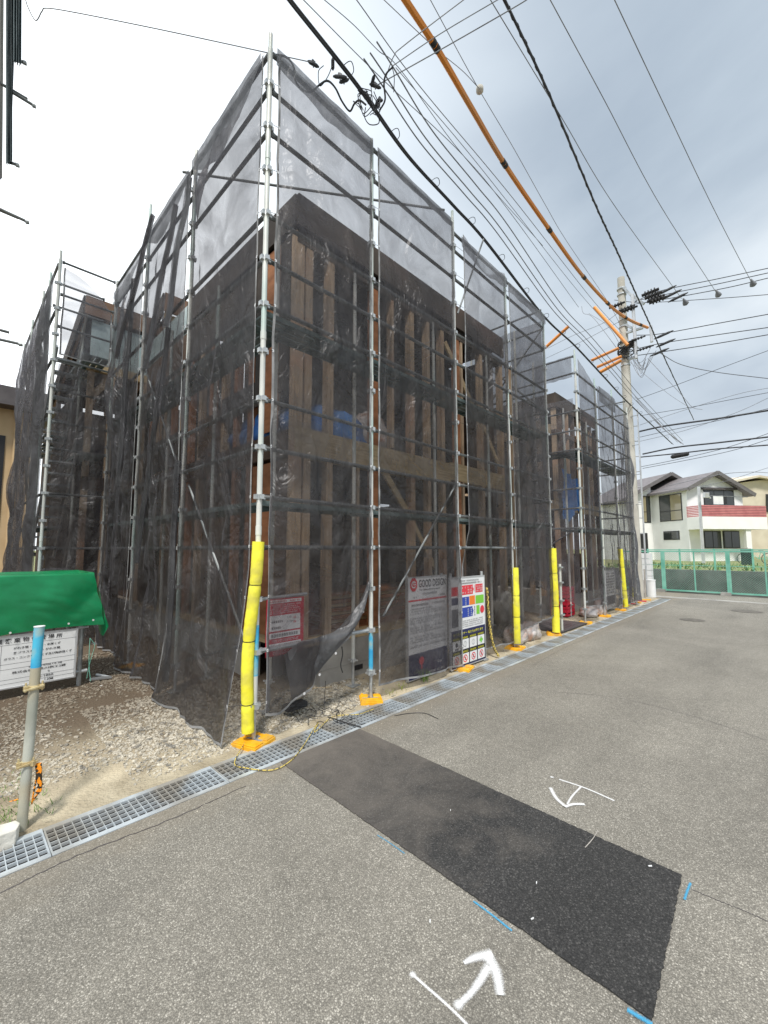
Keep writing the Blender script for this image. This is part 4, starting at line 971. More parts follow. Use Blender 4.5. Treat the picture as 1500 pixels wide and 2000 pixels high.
# green sheet draped over the stand
mb = MB(); nx, ny = 90, 70; x0_, x1_ = -3.6, -.66; y0_, y1_ = 2.69, 3.55; zt = 1.33
prof = []
vs = []
ztop = PY(100, 1119, 2.9).z
for j in range(ny+1):
    v = j/ny
    for i in range(nx+1):
        u = i/nx; x = x0_+(x1_-x0_)*u
        lowz = .74-.02*u+.03*math.sin(u*9)
        if v < .55:    # front drop, bottom to top
            t = v/.55; z = lowz+(ztop-lowz)*t; swing = .03*math.sin((1-t)*2)+.10*abs(nz(u*4.5-t*.9, t*.8+u, 5))*(1-t)**.6+.014*abs(nz(u*16+t*5, t*1.5-u*9, 8))
            y = y0_-swing-.02; xx = x+(.13*(1-t)+.02*nz(t*4, 2))*max(0, (u-.86)/.14)
        else:
            t = (v-.55)/.45; y = y0_+(y1_-y0_)*t; z = ztop-.05*math.sin(math.pi*t)*(.6+.4*math.sin(u*8))+.01*nz(u*9, t*5); xx = x
            if t < .04: z -= .004
        vs.append((xx, y, z))
mb.add(vs, [(j*(nx+1)+i, j*(nx+1)+i+1, (j+1)*(nx+1)+i+1, (j+1)*(nx+1)+i) for j in range(ny) for i in range(nx)])
# right side drop: a slanting skirt with a pointed tip
e0 = [(x1_+.0, y0_+(y1_-y0_)*k/20, ztop) for k in range(21)]
vs = []; rows = 24
for r_ in range(rows+1):
    t = r_/rows
    for k in range(21):
        f_ = k/20; low = .76-.20*max(0, 1-abs(f_-.12)/.16) if f_ < .3 else .82+.1*f_
        z = ztop+(low-ztop)*t; x = x1_+.14*t**1.1+.03*math.sin(f_*12+2)*t+.015*nz(f_*5, t*4)
        y = y0_-.02*(1-f_)*1+(y1_-y0_)*f_-.06*t*(1-f_)
        vs.append((x, y, z))
mb.add(vs, [(r_*21+k, r_*21+k+1, (r_+1)*21+k+1, (r_+1)*21+k) for r_ in range(rows) for k in range(20)])
TP = thing('green_sheet', 'bright green plastic sheet draped over the pipe stand at the left edge', 'tarpaulin', (-1.6, 2.7, 1.1))
mb.build('sheet', M['tarp'], TP, smooth=True)
for px, py in ((134, 1218), (182, 1211), (20, 1236), (85, 1226)):
    c = PY(px, py, y0_-.10); e_ = MB(); e_.tube([c, c+V((0, -.006, 0))], .011, 10); e_.build('eyelet', M['eyelet'], TP)
c = PY(176, 1246, 2.62); g_ = MB(); g_.tube(smoothpts([c, c+V((.0, 0, -.2)), c+V((.01, 0, -.36)), c+V((.03, 0, -.5))]), .004, 5); g_.tube(smoothpts([c, c+V((.03, 0, -.05)), c+V((.05, 0, -.1)), c+V((.01, 0, -.3)), c+V((-.01, 0, -.46))]), .003, 5)
g_.build('tie_string', M['fence'], TP)

# foreground stake with two clamps
b0 = G(42, 1618); tp_ = PY(77, 1224, b0.y); b0 = V((b0.x, b0.y, -.05))
SK = thing('scaffold_tube', 'weathered grey pipe standing in the lower left foreground with a blue painted tip', 'steel pipe', (b0.x, b0.y, 0))
bl = b0.lerp(tp_, .80)
MB().tube([b0, b0.lerp(tp_, .3), bl], .0265, 20).build('tube', M['stake'], SK, smooth='auto')
MB().tube([bl, tp_], .0266, 20).build('painted_tip', M['bluepaint'], SK, smooth='auto')
MB().tube([tp_, tp_+V((0, 0, .004))], .029, 20).build('rim', M['white'], SK, smooth='auto')
for t, ang in ((.705, .3), (.345, 1.0)):
    c = b0.lerp(tp_, t); cl = MB(); cl.tube([c-V((0, 0, .013)), c+V((0, 0, .013))], .032, 14)
    for s_ in (-1, 1):
        a = V((math.cos(ang)*s_, math.sin(ang)*s_*-.5-.4, 0)).normalized(); cl.bar(c+a*.03, c+a*.052, .022, .028); cl.tube([c+a*.042+V((0, 0, -.022)), c+a*.042+V((0, 0, .034))], .006, 6)
    cl.bar(c+V((-.052, -.03, -.008)), c+V((.045, -.036, .008)), .008, .012)
    cl.build('clamp', M['clamp'], SK, bevel=.002)
c = b0.lerp(tp_, .345); rp = MB()
for k in range(5):
    a = c+V((.035+.006*k, -.02-.004*k, -.01)); rp.tube(smoothpts([a, a+V((.008, -.01, -.07-.02*k)), a+V((.02*math.sin(k), -.01, -.16)), a+V((-.004, 0, -.23+.02*k))]), .0045, 6)
rp.tube([c+V((.05, -.03, -.11)), c+V((.075, -.035, -.14)), c+V((.05, -.03, -.15))], .006, 6)
tag(rp.build('rope', M['ropeo'], None, smooth=True), 'orange and black rope bunched on the lower clamp of the blue tipped pipe', 'rope')
tag(MB().tube(smoothpts([G(38, 1560, .03), G(20, 1566, .02), G(-10, 1572, .015)]), .005, 6).build('rope', M['ropeo'], None), 'short end of orange rope lying in the grass at the left edge', 'rope')
# broken concrete block
c = G(2, 1648); mb = MB(); rg = random.Random(4)
pol = [(-.16, -.06), (.055, -.055), (.075, .0), (.06, .05), (-.05, .07), (-.18, .05)]
mb.prism([(c.x+a, c.y+b, -.02) for a, b in pol], (.004, .004, .095)); tag(mb.build('concrete_block', M['palestone'], bevel=.006), 'chipped pale concrete block at the lower left corner beside the grate', 'concrete block')

# ---------------------------------------------------------------- sleeves on posts
def sleeve(path, r, label, ties=()):
    P = smoothpts(path, 12); n_ = len(P); rs = [r*(1+.05*nz(i*.4, path[0][0])) for i in range(n_)]
    for tt in ties:
        k = int(tt*(n_-1)); rs[k] *= .90
    t = thing('foam_sleeve', label, 'foam sleeve', (path[0][0], path[0][1], path[0][2]), 'yellow foam sleeves on the scaffold posts')
    mb = MB().tube(P, rs, 18); mb.build('sleeve', M['yellowfoam'], t, smooth='auto')
    for tt in ties:
        k = int(tt*(n_-1)); MB().tube([P[k]-V((0, 0, .004)), P[k]+V((0, 0, .004))], rs[k]*1.04, 18).build('tie_wire', M['black'], t)
d_ = V((-.035, -.045, 0))
sleeve([V((-.052, .004, .10)), V((-.062, .006, .35)), V((-.068, .012, .62)), V((-.060, .005, .92)), V((-.045, -.012, 1.15)), V((-.030, -.034, 1.42)), V((-.020, -.036, 1.70))], .052, 'tall bright yellow foam sleeve bent along the nearest corner post', (.16, .46, .79))
sleeve([V((4.66, -.055, .10)), V((4.66, -.055, .6)), V((4.68, -.045, .95)), V((4.70, -.03, 1.32))], .062, 'yellow foam sleeve with a hook strap on the post beside the white bags', (.3, .6))
sleeve([V((6.24, -.06, .06)), V((6.25, -.05, .7)), V((6.25, -.04, 1.3)), V((6.27, -.03, 1.64))], .072, 'thick straight yellow foam sleeve at the open entrance', (.25, .6))
sleeve([V((10.86, -.06, .08)), V((10.80, -.05, .6)), V((10.72, -.05, 1.1)), V((10.66, -.04, 1.62))], .064, 'thin leaning yellow foam sleeve on the far scaffold', (.3, .7))
sleeve([G(1242, 1174)+V((0, 0, .12)), G(1242, 1174)+V((0, 0, .25)), G(1242, 1174)+V((0, 0, .42))], .09, 'short yellow sleeve stub near the utility pole base')
# ---------------------------------------------------------------- site signs
rs = Board('notice_sign', 'red notice board with white panels behind the torn net by the corner post', (.12, .035, .67), X1, .40, .51, (0, -1, 0), mat='red')
rs.rect(.01, .47, .37, .50, 'white'); rs.rect(.03, .22, .36, .36, 'white'); rs.rect(.03, .155, .36, .205, 'white'); rs.rect(.02, .065, .37, .11, 'white')
for k in range(5): rs.dashes(.03, .375+.018*k, .36, .011, 'white', seed=k)
for t_ in (.135, .122, .045, .03, .015): rs.dashes(.06, t_, .34, .009, 'white', seed=3)
rs.dashes(.03, .478, .36, .016, 'signred'); rs.dashes(.05, .295, .16, .02, 'ink', fill=1); rs.dashes(.2, .33, .26, .012, 'greyink'); rs.dashes(.2, .29, .30, .012, 'greyink'); rs.txt('3名', .28, .315, .022, 'signred'); rs.txt('4名', .28, .275, .022, 'signred')
rs.dashes(.05, .24, .15, .02, 'ink', fill=1); rs.dashes(.05, .168, .34, .026, 'ink', fill=.96); rs.dashes(.18, .076, .36, .022, 'ink', fill=1); rs.dashes(.03, .08, .10, .016, 'greyink'); rs.txt('X', .13, .076, .022, 'ink'); rs.done()
MB().tube([(.06, .05, 1.19), (.56, .05, 1.20)], .017, 8).build('hanging_bar', M['galv'], rs.t)
gd = Board('design_award_sign', 'grey white board headed GOOD DESIGN seen through the second net bay', (2.10, .07, .03), X1, .80, 1.24, (0, -1, 0), frame=.012)
w_ = .80
gd.rect(0, 0, w_, .30, 'navy'); gd.rect(0, .945, w_, .965, 'signred'); gd.txt('GOOD DESIGN', .205, 1.115, .095, 'ink', width=.575)
gd.poly([(.105+.075*math.cos(a*math.pi/4+.39)*(1), 1.155+.09*math.sin(a*math.pi/4+.39)) for a in range(8)], 'signred', .003, 'emblem')
gd.ring(.105, 1.155, .030, .045, 'white', .005, a0=.5, a1=5.6); gd.rect(.105, 1.148, .148, 1.160, 'white', .0055, 'emblem'); gd.rect(.098, 1.15, .108, 1.185, 'white', .0055, 'emblem')
gd.txt('For Safety Environment', .22, 1.065, .030, 'ink', width=.44); gd.dashes(.28, 1.02, .58, .024, 'greyink', fill=.85); gd.dashes(.08, .985, .18, .022, 'ink'); gd.dashes(.66, .985, .76, .022, 'ink')
gd.dashes(.06, .885, .40, .026, 'ink', fill=1); gd.dashes(.48, .89, .76, .022, 'greyink')
for k in range(17):
    if k % 4 != 3: gd.dashes(.03+.01*(k % 2), .845-k*.029, .76 if k % 3 else .5, .013, 'greyink', fill=.8, seed=k)
    gd.rect(.02, .838-k*.029, .78, .8395-k*.029, 'greyink')
gd.rect(.25, .36, .252, .85, 'greyink'); gd.rect(.55, .36, .552, .85, 'greyink')
gd.ring(.25, .20, .0, .05, 'signred', .004); gd.rect(.235, .10, .262, .16, 'signred', .0045); gd.dashes(.10, .06, .38, .035, 'greyink', fill=.9); gd.dashes(.5, .24, .75, .022, 'greyink'); gd.dashes(.5, .20, .75, .022, 'greyink'); gd.txt('IC-eco', .58, .115, .035, 'white'); gd.dashes(.40, .02, .72, .028, 'white', fill=.9)
gd.done()
for x in (2.13, 2.86): MB().tube([(x, .12, .0), (x, .12, 1.3)], .02, 8).build('leg', M['galv'], gd.t)
sf = Board('safety_sign', 'colourful site safety board with red, blue, orange and green blocks and a green cross', (2.86, -.030, .03), X1, .86, 1.20, (0, -1, 0), frame=.014)
w_ = .86; h_ = 1.20
def sr(a, b, c_, d__, m, dd=.002): sf.rect(a*w_, b*h_, c_*w_, d__*h_, m, dd)
sr(0, 0, 1, .335, 'ink'); sr(0, .335, 1, .41, 'navy'); sr(0, 0, 1, .012, 'navy', .003)
for (a, b, c_, d__, m) in ((.02, .80, .20, .90, 'signred'), (.30, .80, .64, .91, 'signred'), (.72, .81, .95, .91, 'signred'), (.02, .70, .2, .78, 'navy'), (.30, .675, .52, .775, 'blue'), (.53, .675, .70, .78, 'orange'), (.72, .675, .98, .775, 'green'), (.30, .54, .62, .655, 'blue'), (.02, .45, .20, .65, 'greyink'), (.74, .55, .84, .655, 'green')): sr(a, b, c_, d__, m)
sf.poly([(.62*w_, .82*h_), (.67*w_, .855*h_), (.62*w_, .89*h_)], 'signred'); sf.poly([(.61*w_, .555*h_), (.65*w_, .60*h_), (.61*w_, .645*h_)], 'blue')
sf.ring(.92*w_, .60*h_, 0, .055, 'signred')
for k in range(3):
    for q in range(4): sf.dashes((.32+.08*q)*w_, (.815+.03*k)*h_, (.37+.08*q)*w_, .022, 'white', seed=k+q)
for k in range(3): sf.dashes(.75*w_, (.825+.026*k)*h_, .93*w_, .018, 'white', seed=k)
for k in range(4): sf.dashes(.40*w_, (.685+.022*k)*h_, .44*w_, .018, 'white', fill=1); sf.dashes(.47*w_, (.55+.024*k)*h_, .50*w_, .018, 'white', fill=1); sf.dashes(.56*w_, (.55+.024*k)*h_, .59*w_, .018, 'white', fill=1)
for k in range(4): sf.dashes(.675*w_, (.83+.02*k)*h_, .70*w_, .02, 'signred', fill=1); sf.dashes(.67*w_, (.54+.03*k)*h_, .71*w_, .028, 'navy', fill=1)
sf.dashes(.32*w_, .955*h_, .85*w_, .022, 'greyink'); sf.dashes(.30*w_, .925*h_, .92*w_, .022, 'ink', fill=.9)
for k in range(4): sf.dashes(.32*w_, (.43+.022*k)*h_, .94*w_, .014, 'greyink', fill=.9, seed=k)
sf.txt('ルールとマナー 私たちは守ります', .05*w_, .352*h_, .038, 'yellow', width=.88*w_)
for col in range(4):
    s0 = (.03+.242*col)*w_; s1 = s0+.215*w_
    sf.rect(s0, .185*h_, s1, .295*h_, 'white', .003); sf.rect(s0, .02*h_, s1, .135*h_, 'white', .003)
    sf.dashes(s0+.01, .303*h_, s1-.01, .026, 'yellow', fill=1); sf.dashes(s0+.01, .146*h_, s1-.01, .026, 'yellow', fill=1)
    c_ = (s0+s1)/2
    sf.ring(c_, .078*h_, .040, .052, 'signred', .005); sf.poly([(c_-.038, .078*h_+.030), (c_-.030, .078*h_+.038), (c_+.038, .078*h_-.030), (c_+.030, .078*h_-.038)], 'signred', .0055, 'emblem')
    sf.rect(c_-.014, .078*h_-.024, c_+.012, .078*h_+.022, 'greyink', .0045, 'pictogram')
    if col == 3: sf.rect(c_-.016, .205*h_, c_+.016, .275*h_, 'green', .005, 'green_cross'); sf.rect(c_-.045, .226*h_, c_+.045, .254*h_, 'green', .0055, 'green_cross')
    elif col: sf.ring(c_, .24*h_, .034, .038, 'greyink', .005, 'pictogram'); sf.rect(c_-.002, .215*h_, c_+.002, .265*h_, 'greyink', .005, 'pictogram')
    else: sf.ring(c_, .25*h_, 0, .03, 'ink', .005, 'pictogram'); sf.rect(c_-.04, .19*h_, c_+.04, .215*h_, 'greyink', .005, 'pictogram')
sf.done()
for x in (2.9, 3.70): MB().tube([(x, .0, .0), (x, .0, 1.30)], .022, 10).build('leg', M['galv'], sf.t, smooth='auto')
MB().box(3.66, -.05, .0, 3.78, .07, .015).build('foot', M['galv'], sf.t)
# twisted rope chain hanging right of the sign
P = smoothpts([(3.80, -.03, 1.05), (3.83, -.03, .7), (3.86, -.04, .4), (3.92, -.06, .15), (3.98, -.10, .02)], 16)
rp = MB(); rp.tube([p+V((.012*math.sin(i*.9), .012*math.cos(i*.9), 0)) for i, p in enumerate(P)], .011, 6); rp.tube([p+V((-.012*math.sin(i*.9), -.012*math.cos(i*.9), 0)) for i, p in enumerate(P)], .011, 6)
tag(rp.build('rope', M['ropey'], smooth=True), 'twisted yellow and black rope hanging beside the coloured safety board', 'rope')
rp = MB(); rp.tube(smoothpts([G(478, 1450, .03), G(458, 1490, .012), G(480, 1500, .012), G(530, 1504, .012), G(565, 1488, .012), G(590, 1460, .012), G(612, 1425, .02), G(622, 1410, .02), G(615, 1430, .02), G(650, 1400, .02), G(700, 1395, .02), G(730, 1385, .014)], 10), .0042, 6)
tag(rp.build('rope', M['ropey'], smooth=True), 'loose yellow twisted rope trailing over the grates near the corner post', 'rope')
# second-house sign in its net
s2 = Board('site_notice', 'dim white site notice behind the far net near the leaning yellow sleeve', (9.75, .10, .12), X1, .85, .95, (0, -1, 0), frame=.02)
s2.rect(.05, .08, .80, .30, 'greyink'); 
for k in range(8): s2.dashes(.06, .36+k*.07, .78, .035, 'ink', seed=k)
s2.done()
# black wire bundle and debris near the tear
BW = PY(575, 1375, .3)
bc = G(576, 1382, .08); mb = MB()
for k in range(26):
    a = [bc+V((.11*math.cos(t*.7+k), .05*math.sin(t*.7+k*1.3), .022*math.sin(t*1.3+k)+.02)) for t in range(9)]; mb.tube(smoothpts(a, 3), .0075, 5)
tag(mb.build('wire_coil', M['black']), 'black coil of tie wire lying on the gravel under the torn net', 'wire coil')
mb = MB(); rg = random.Random(8)
for k in range(16):
    p = G(585+rg.uniform(0, 85), 1388+rg.uniform(-8, 28), .02); a = rg.uniform(0, 6.28); pts_ = [p]
    for q in range(5): a += rg.uniform(-1, 1); p = p+V((math.cos(a)*.05, math.sin(a)*.05, 0)); p.z = max(.008, .03+.03*rg.uniform(-1, 1)); pts_.append(p.copy())
    mb.tube(smoothpts(pts_, 4), .003, 4)
mb.tube(smoothpts([G(640, 1400, .03), G(665, 1408, .02), G(690, 1416, .015), G(705, 1420, .012)], 5), .006, 5)
mb.tube(smoothpts([G(636, 1330, .3), G(634, 1360, .15), G(633, 1390, .03)], 5), .003, 4)
tag(mb.build('loose_wire', M['black']), 'tangled black tie wires spread on the gravel between the coil and the grate', 'loose wire')
# thin black wire on the road
tag(MB().tube(smoothpts([G(770, 1398, .004), G(800, 1393, .006), G(830, 1393, .006), G(856, 1404, .004)], 8), .003, 5).build('loose_wire', M['black']), 'thin black wire lying on the road right of the dark patch', 'loose wire')
# dry stems and scraps
def twig(a, b, label, r=.0025, m='brownrail'): tag(MB().tube(smoothpts([G(*a, .012), G((a[0]+b[0])/2+2, (a[1]+b[1])/2, .016), G(*b, .01)], 5), r, 5).build('dry_stem', M[m]), label, 'dry stem')
twig((1143, 1655), (1168, 1622), 'dry stem lying across the upper edge of the dark asphalt patch', .0022)
twig((583, 1346), (672, 1340), 'pale thin stick on the soil below the foundation', .006, 'woodh')
for k, (px, py, s) in enumerate(((1270, 1692, .012), (1048, 1725, .007), (1040, 1795, .010), (880, 1583, .006), (840, 1800, .008), (672, 1331, .02), (200, 1340, .03), (62, 1370, .05), (30, 1390, .035))):
    c = G(px, py, .012 if py > 1450 else .03); rg = random.Random(k); a = rg.uniform(0, 3.1)
    mb = MB(); d1 = V((math.cos(a), math.sin(a), .1))*s; d2 = V((-math.sin(a), math.cos(a), .05))*s*.35
    mb.prism([c-d1-d2*.4, c+d1*.8-d2, c+d1+d2*.5, c-d1*.6+d2], (0, 0, .004))
    tag(mb.build('paper_scrap', M['white']), ['pale scrap on the upper edge of the dark patch near its right end', 'white crumb on the middle of the dark patch', 'pale sliver on the dark patch towards its lower right', 'pale scrap near the sprayed arrow beside the dark patch', 'small pale flake on the dark patch near its lower edge', 'white tag on the soil by the foundation', 'white scrap on the soil near the green sheet tip', 'long white shard on the soil under the waste board', 'shorter white shard beside the long one left of the pipe'][k], 'scrap')
# white bags
def bag(c, sx, sy, sz, seed, label, mat='bag', name='debris_bag', cat='bag', group=None):
    mb = MB(); n_, m_ = 28, 18; vs = []
    for j in range(m_+1):
        th = math.pi*j/m_
        for i in range(n_):
            ph = 2*math.pi*i/n_; d = V((math.sin(th)*math.cos(ph), math.sin(th)*math.sin(ph), math.cos(th)))
            r_ = 1+.28*nz(d.x*1.7+seed, d.y*1.7, d.z*1.7)+.22*abs(nz(d.x*4, d.y*4+seed, d.z*4))+.08*nz(d.x*11, d.y*11, d.z*11+seed)
            z = d.z*r_*sz; vs.append((c[0]+d.x*r_*sx, c[1]+d.y*r_*sy, max(.003, c[2]+z)))
    mb.add(vs, [(j*n_+i, (j+1)*n_+i, (j+1)*n_+(i+1) % n_, j*n_+(i+1) % n_) for j in range(m_) for i in range(n_)])
    return tag(mb.build(name, M[mat], smooth=True), label, cat, group)
bag((5.05, .16, .14), .26, .16, .20, 1, 'white and brown plastic debris bag right of the second yellow sleeve')
bag((5.55, .15, .13), .28, .16, .19, 2, 'pale clear debris bag left of the thick yellow sleeve')
bag((5.3, .45, .5), .30, .22, .30, 3, 'grey sack half hidden behind the gathered net above the white bags', 'concrete')
bag((9.0, .25, .10), .34, .2, .13, 4, 'flat white bag beneath the bottom rail of the far scaffold')
bag((9.42, .15, .16), .16, .14, .22, 5, 'upright white bag at the foot of the second post of the far scaffold')
bag((1.62, 1.02, 3.22), .62, .20, .30, 6, 'blue sheet heaped on the upper floor near the house corner', 'bluetarp', 'blue_sheet', 'tarpaulin')
bag((.98, 1.75, 3.22), .12, .85, .24, 9, 'blue sheet spilling along the upper floor of the left wall', 'bluetarp', 'blue_sheet', 'tarpaulin')
bag((2.55, 1.25, 3.38), .28, .25, .36, 7, 'pinkish wrapped insulation bundle on the upper floor behind the second net', 'bag', 'insulation_bundle', 'bundle')
mb = MB(); vs = []; nu, nv = 40, 30
for j in range(nv+1):
    for i in range(nu+1):
        u = i/nu; v = j/nv; lo = 2.35+.35*nz(u*5, 3)+.25*u; hi = 3.62-.25*u+.06*nz(u*6, 8)
        vs.append((8.57+1.25*u, .62-.05*math.sin(u*19+2*nz(u*3, v*2))-.04*nz(u*8, v*5, 2), lo+(hi-lo)*v))
mb.add(vs, [(j*(nu+1)+i, j*(nu+1)+i+1, (j+1)*(nu+1)+i+1, (j+1)*(nu+1)+i) for j in range(nv) for i in range(nu)])
tag(mb.build('blue_sheet', M['bluetarp'], smooth=True), 'blue sheet hung on the upper floor edge of the second house', 'tarpaulin')
# entrance bits: steel plate, short post with clamps, red crates
mb = MB()
for k in range(14):
    for q in range(8): mb.box(6.45+k*.1+.005, -.06+q*.1+.005, .03, 6.45+k*.1+.095, -.06+q*.1+.095, .036)
mb.box(6.43, -.08, .02, 7.87, .76, .030); tag(mb.build('ramp_plate', M['trim']), 'dark ribbed plate on the ground at the entrance between the scaffolds', 'ground plate')
t = thing('scaffold_tube', 'short grey pipe with clamps standing right of the thick yellow sleeve', 'steel pipe', (6.62, -.02, 0)); MB().tube([(6.62, -.02, 0), (6.62, -.02, 1.33)], .0243, 10).build('tube', M['post'], t, smooth='auto')
for z in (1.25, .95, .6, .32): MB().tube([(6.62, -.02, z), (6.62, -.02, z+.035)], .04, 8).box(6.57, -.07, z, 6.67, -.03, z+.03).build('clamp', M['galv'], t)
for k in range(4):
    mb = MB(); z = .05+k*.17; mb.box(8.30, .5, z, 8.75, .9, z+.02)
    for (a, b, c_, d__) in ((8.30, .5, 8.75, .52), (8.30, .88, 8.75, .9), (8.30, .52, 8.32, .88), (8.73, .52, 8.75, .88)): mb.box(a, b, z+.02, c_, d__, z+.05); mb.box(a, b, z+.08, c_, d__, z+.16)
    for (a, b) in ((8.30, .5), (8.72, .5), (8.30, .87), (8.72, .87)): mb.box(a, b, z+.05, a+.03, b+.03, z+.08)
    tag(mb.build('red_crate', M['red']), 'red plastic crate inside the second scaffold, %s from the bottom of its stack' % ordn[k], 'crate', 'stacked red crates')
# vegetation
def tuft(c, n_, h, label, seed, mat='leaf', spread=.06, name='grass_tuft', cat='grass tuft'):
    rg = random.Random(seed); mb = MB()
    for k in range(n_):
        a = rg.uniform(0, 6.28); r0 = rg.uniform(0, spread); p = V((c[0]+r0*math.cos(a), c[1]+r0*math.sin(a), max(0, c[2]-.005))); hh = h*rg.uniform(.4, 1); ln = rg.uniform(.3, 1)*hh
        q = p+V((math.cos(a)*ln*.4, math.sin(a)*ln*.4, hh*.8)); e_ = p+V((math.cos(a)*ln, math.sin(a)*ln, hh*rg.uniform(.6, 1))); s_ = V((-math.sin(a), math.cos(a), 0))*h*.025
        mb.add([p-s_, p+s_, q+s_*.8, q-s_*.8, e_], [(0, 1, 2, 3), (3, 2, 4)])
    return tag(mb.build(name, M[mat]), label, cat)
tuft((2.28, -.03, .02), 26, .17, 'green grass tuft at the foot of the design sign', 1); tuft((1.9, .0, .01), 60, .06, 'low yellow green weeds at the net foot left of the design sign', 2, 'leafy', .12)
tuft((1.65, -.03, .01), 40, .05, 'small pale weeds by the post with the blue foot', 3, 'leafy', .1)
gs = [G(px, py) for px, py in ((10, 1570), (25, 1545), (5, 1600), (40, 1580), (-20, 1560), (15, 1530), (60, 1595), (8, 1500))]
mb = MB(); rg = random.Random(9)
for g_ in gs:
    for k in range(60):
        a = rg.uniform(0, 6.28); p = V((g_.x+rg.gauss(0, .07), g_.y+rg.gauss(0, .07), .01)); hh = rg.uniform(.01, .035); q = p+V((math.cos(a)*hh, math.sin(a)*hh, hh)); s_ = V((-math.sin(a), math.cos(a), 0))*.003
        mb.add([p-s_, p+s_, q+s_*.4, q-s_*.4], [(0, 1, 2, 3)])
tag(mb.build('grass', M['leaf']), 'low dark green grass around the pipe in the lower left corner', 'grass', kind='stuff')
for k, (px, py) in enumerate(((1190, 1195), (1200, 1188), (1233, 1172), (1252, 1162))):
    c = G(px, py); tuft((c.x, c.y+.15, 0), 50, .22 if k > 1 else .14, 'weeds at the kerb, %s clump counted from the far scaffold towards the pole' % ordn[k], 20+k, 'leafy' if k < 2 else 'leaf', .18)
for k in range(6):
    c = G(1225+k*9, 1186-k*2.6); a = .4*k
    tag(MB().bar((c.x-.12*math.cos(a), c.y-.12*math.sin(a)+.1, .02), (c.x+.12*math.cos(a), c.y+.12*math.sin(a)+.1, .02), .05, .03).build('wood_offcut', M['orangeplastic' if k % 2 else 'signred']), '%s offcut in the row lying beside the gutter, %s from the left' % ('yellow' if k % 2 else 'red', ordn[k]), 'offcut', 'offcuts beside the gutter')
# ---------------------------------------------------------------- utility pole
PXL, PYL = 14.1, .42
UPT = thing('utility_pole', 'tall round concrete utility pole at the end of the scaffolds', 'utility pole', (PXL, PYL, 0))
def pz(py): return PX(1213+(py-543)*.0565, py, PXL).z
MB().tube([(PXL, PYL, -.1), (PXL, PYL, 3), (PXL, PYL, 7), (PXL, PYL, pz(543))], [.18, .165, .14, .115], 24).build('shaft', M['poleconc'], UPT, smooth='auto')
for py in (566, 577, 627, 640, 672, 690, 703, 715):
    z = pz(py); MB().tube([(PXL, PYL, z), (PXL, PYL, z+.05)], .15, 18).build('steel_band', M['galv'], UPT)
def arm(px0, py0, px1, py1, w=.07, y=None, name='crossarm', m='galv'):
    a = PX(px0, py0, PXL-.1); b = PX(px1, py1, PXL-.1); return MB().bar(a, b, w, w).build(name, M[m], UPT)
arm(1218, 562, 1236, 580); arm(1236, 578, 1258, 594); arm(1222, 634, 1240, 644); arm(1224, 650, 1256, 640); arm(1228, 702, 1240, 697); arm(1225, 672, 1245, 680, .09, m='poleconc')
MB().tube([PX(1235, 575, PXL-.2), PX(1243, 700, PXL-.2)], .05, 10).build('conduit', M['alu'], UPT, smooth='auto')
MB().tube([PX(1271, 636, PXL-.2), PX(1273, 668, PXL-.2)], .045, 10).build('conduit', M['alu'], UPT, smooth='auto')
rg = random.Random(2)
for (px, py, s) in ((1270, 571, .16), (1276, 577, .16), (1281, 583, .16), (1285, 586, .14), (1205, 596, .12), (1224, 602, .12), (1229, 604, .12), (1244, 662, .08), (1260, 680, .08)):
    c = PX(px, py, PXL-.25); a = V((.1, -1, .1)).normalized(); mb = MB()
    for k in range(4): mb.tube([c+a*(k*.09-.16), c+a*(k*.09-.12)], s*.62, 8); 
    mb.tube([c-a*.25, c+a*.25], s*.3, 6); mb.build('insulator', M['black'], UPT)
mb = MB()
for k in range(12):
    c = PX(1222, 680+rg.uniform(-12, 12), PXL-.18); a0 = rg.uniform(0, 6); mb.tube(smoothpts([c+V((.0, .25*math.sin(a0+q), .14*math.cos(a0*2+q))) for q in range(5)], 4), .018, 5)
mb.build('cable_splice', M['black'], UPT)
for k in range(14):
    c = PX(rg.uniform(1225, 1290), rg.uniform(672, 710), PXL-.3)
mb = MB()
for k in range(9):
    a = PX(1228+k*2, 690+rg.uniform(-20, 15), PXL-.2); b = PX(1262+rg.uniform(-6, 25), 672+rg.uniform(-3, 40), PXL-.3); m_ = (a+b)/2-V((0, 0, rg.uniform(.2, .7))); mb.tube(smoothpts([a, m_, b], 7), .008, 4)
mb.build('drop_wires', M['cablegrey'], UPT)
for k in range(9):
    z = 2.6+k*.5; s_ = 1 if k % 2 else -1
    MB().tube([(PXL-.1, PYL-.05*s_, z), (PXL-.12, PYL-.3*s_, z)], .011, 6).build('climbing_step', M['galv'], UPT)
# orange covers on the pole
for k, (p, q, rr, lab) in enumerate((((1161, 600), (1226, 674), .055, 'upper slanting'), ((1064, 680), (1111, 637), .05, 'lone steep'), ((1155, 704), (1208, 680), .05, 'upper level'), ((1166, 717), (1214, 696), .05, 'middle level'), ((1172, 727), (1213, 704), .06, 'lower level'))):
    a = PX(p[0], p[1], PXL-.3 if k != 1 else 11.5); b = PX(q[0], q[1], PXL-.3 if k != 1 else 11.5)
    tag(MB().tube([a, b], rr, 10).build('cable_cover', M['orangecover'], smooth='auto'), '%s orange cable cover left of the utility pole' % lab, 'cable cover', 'orange cable covers by the pole')
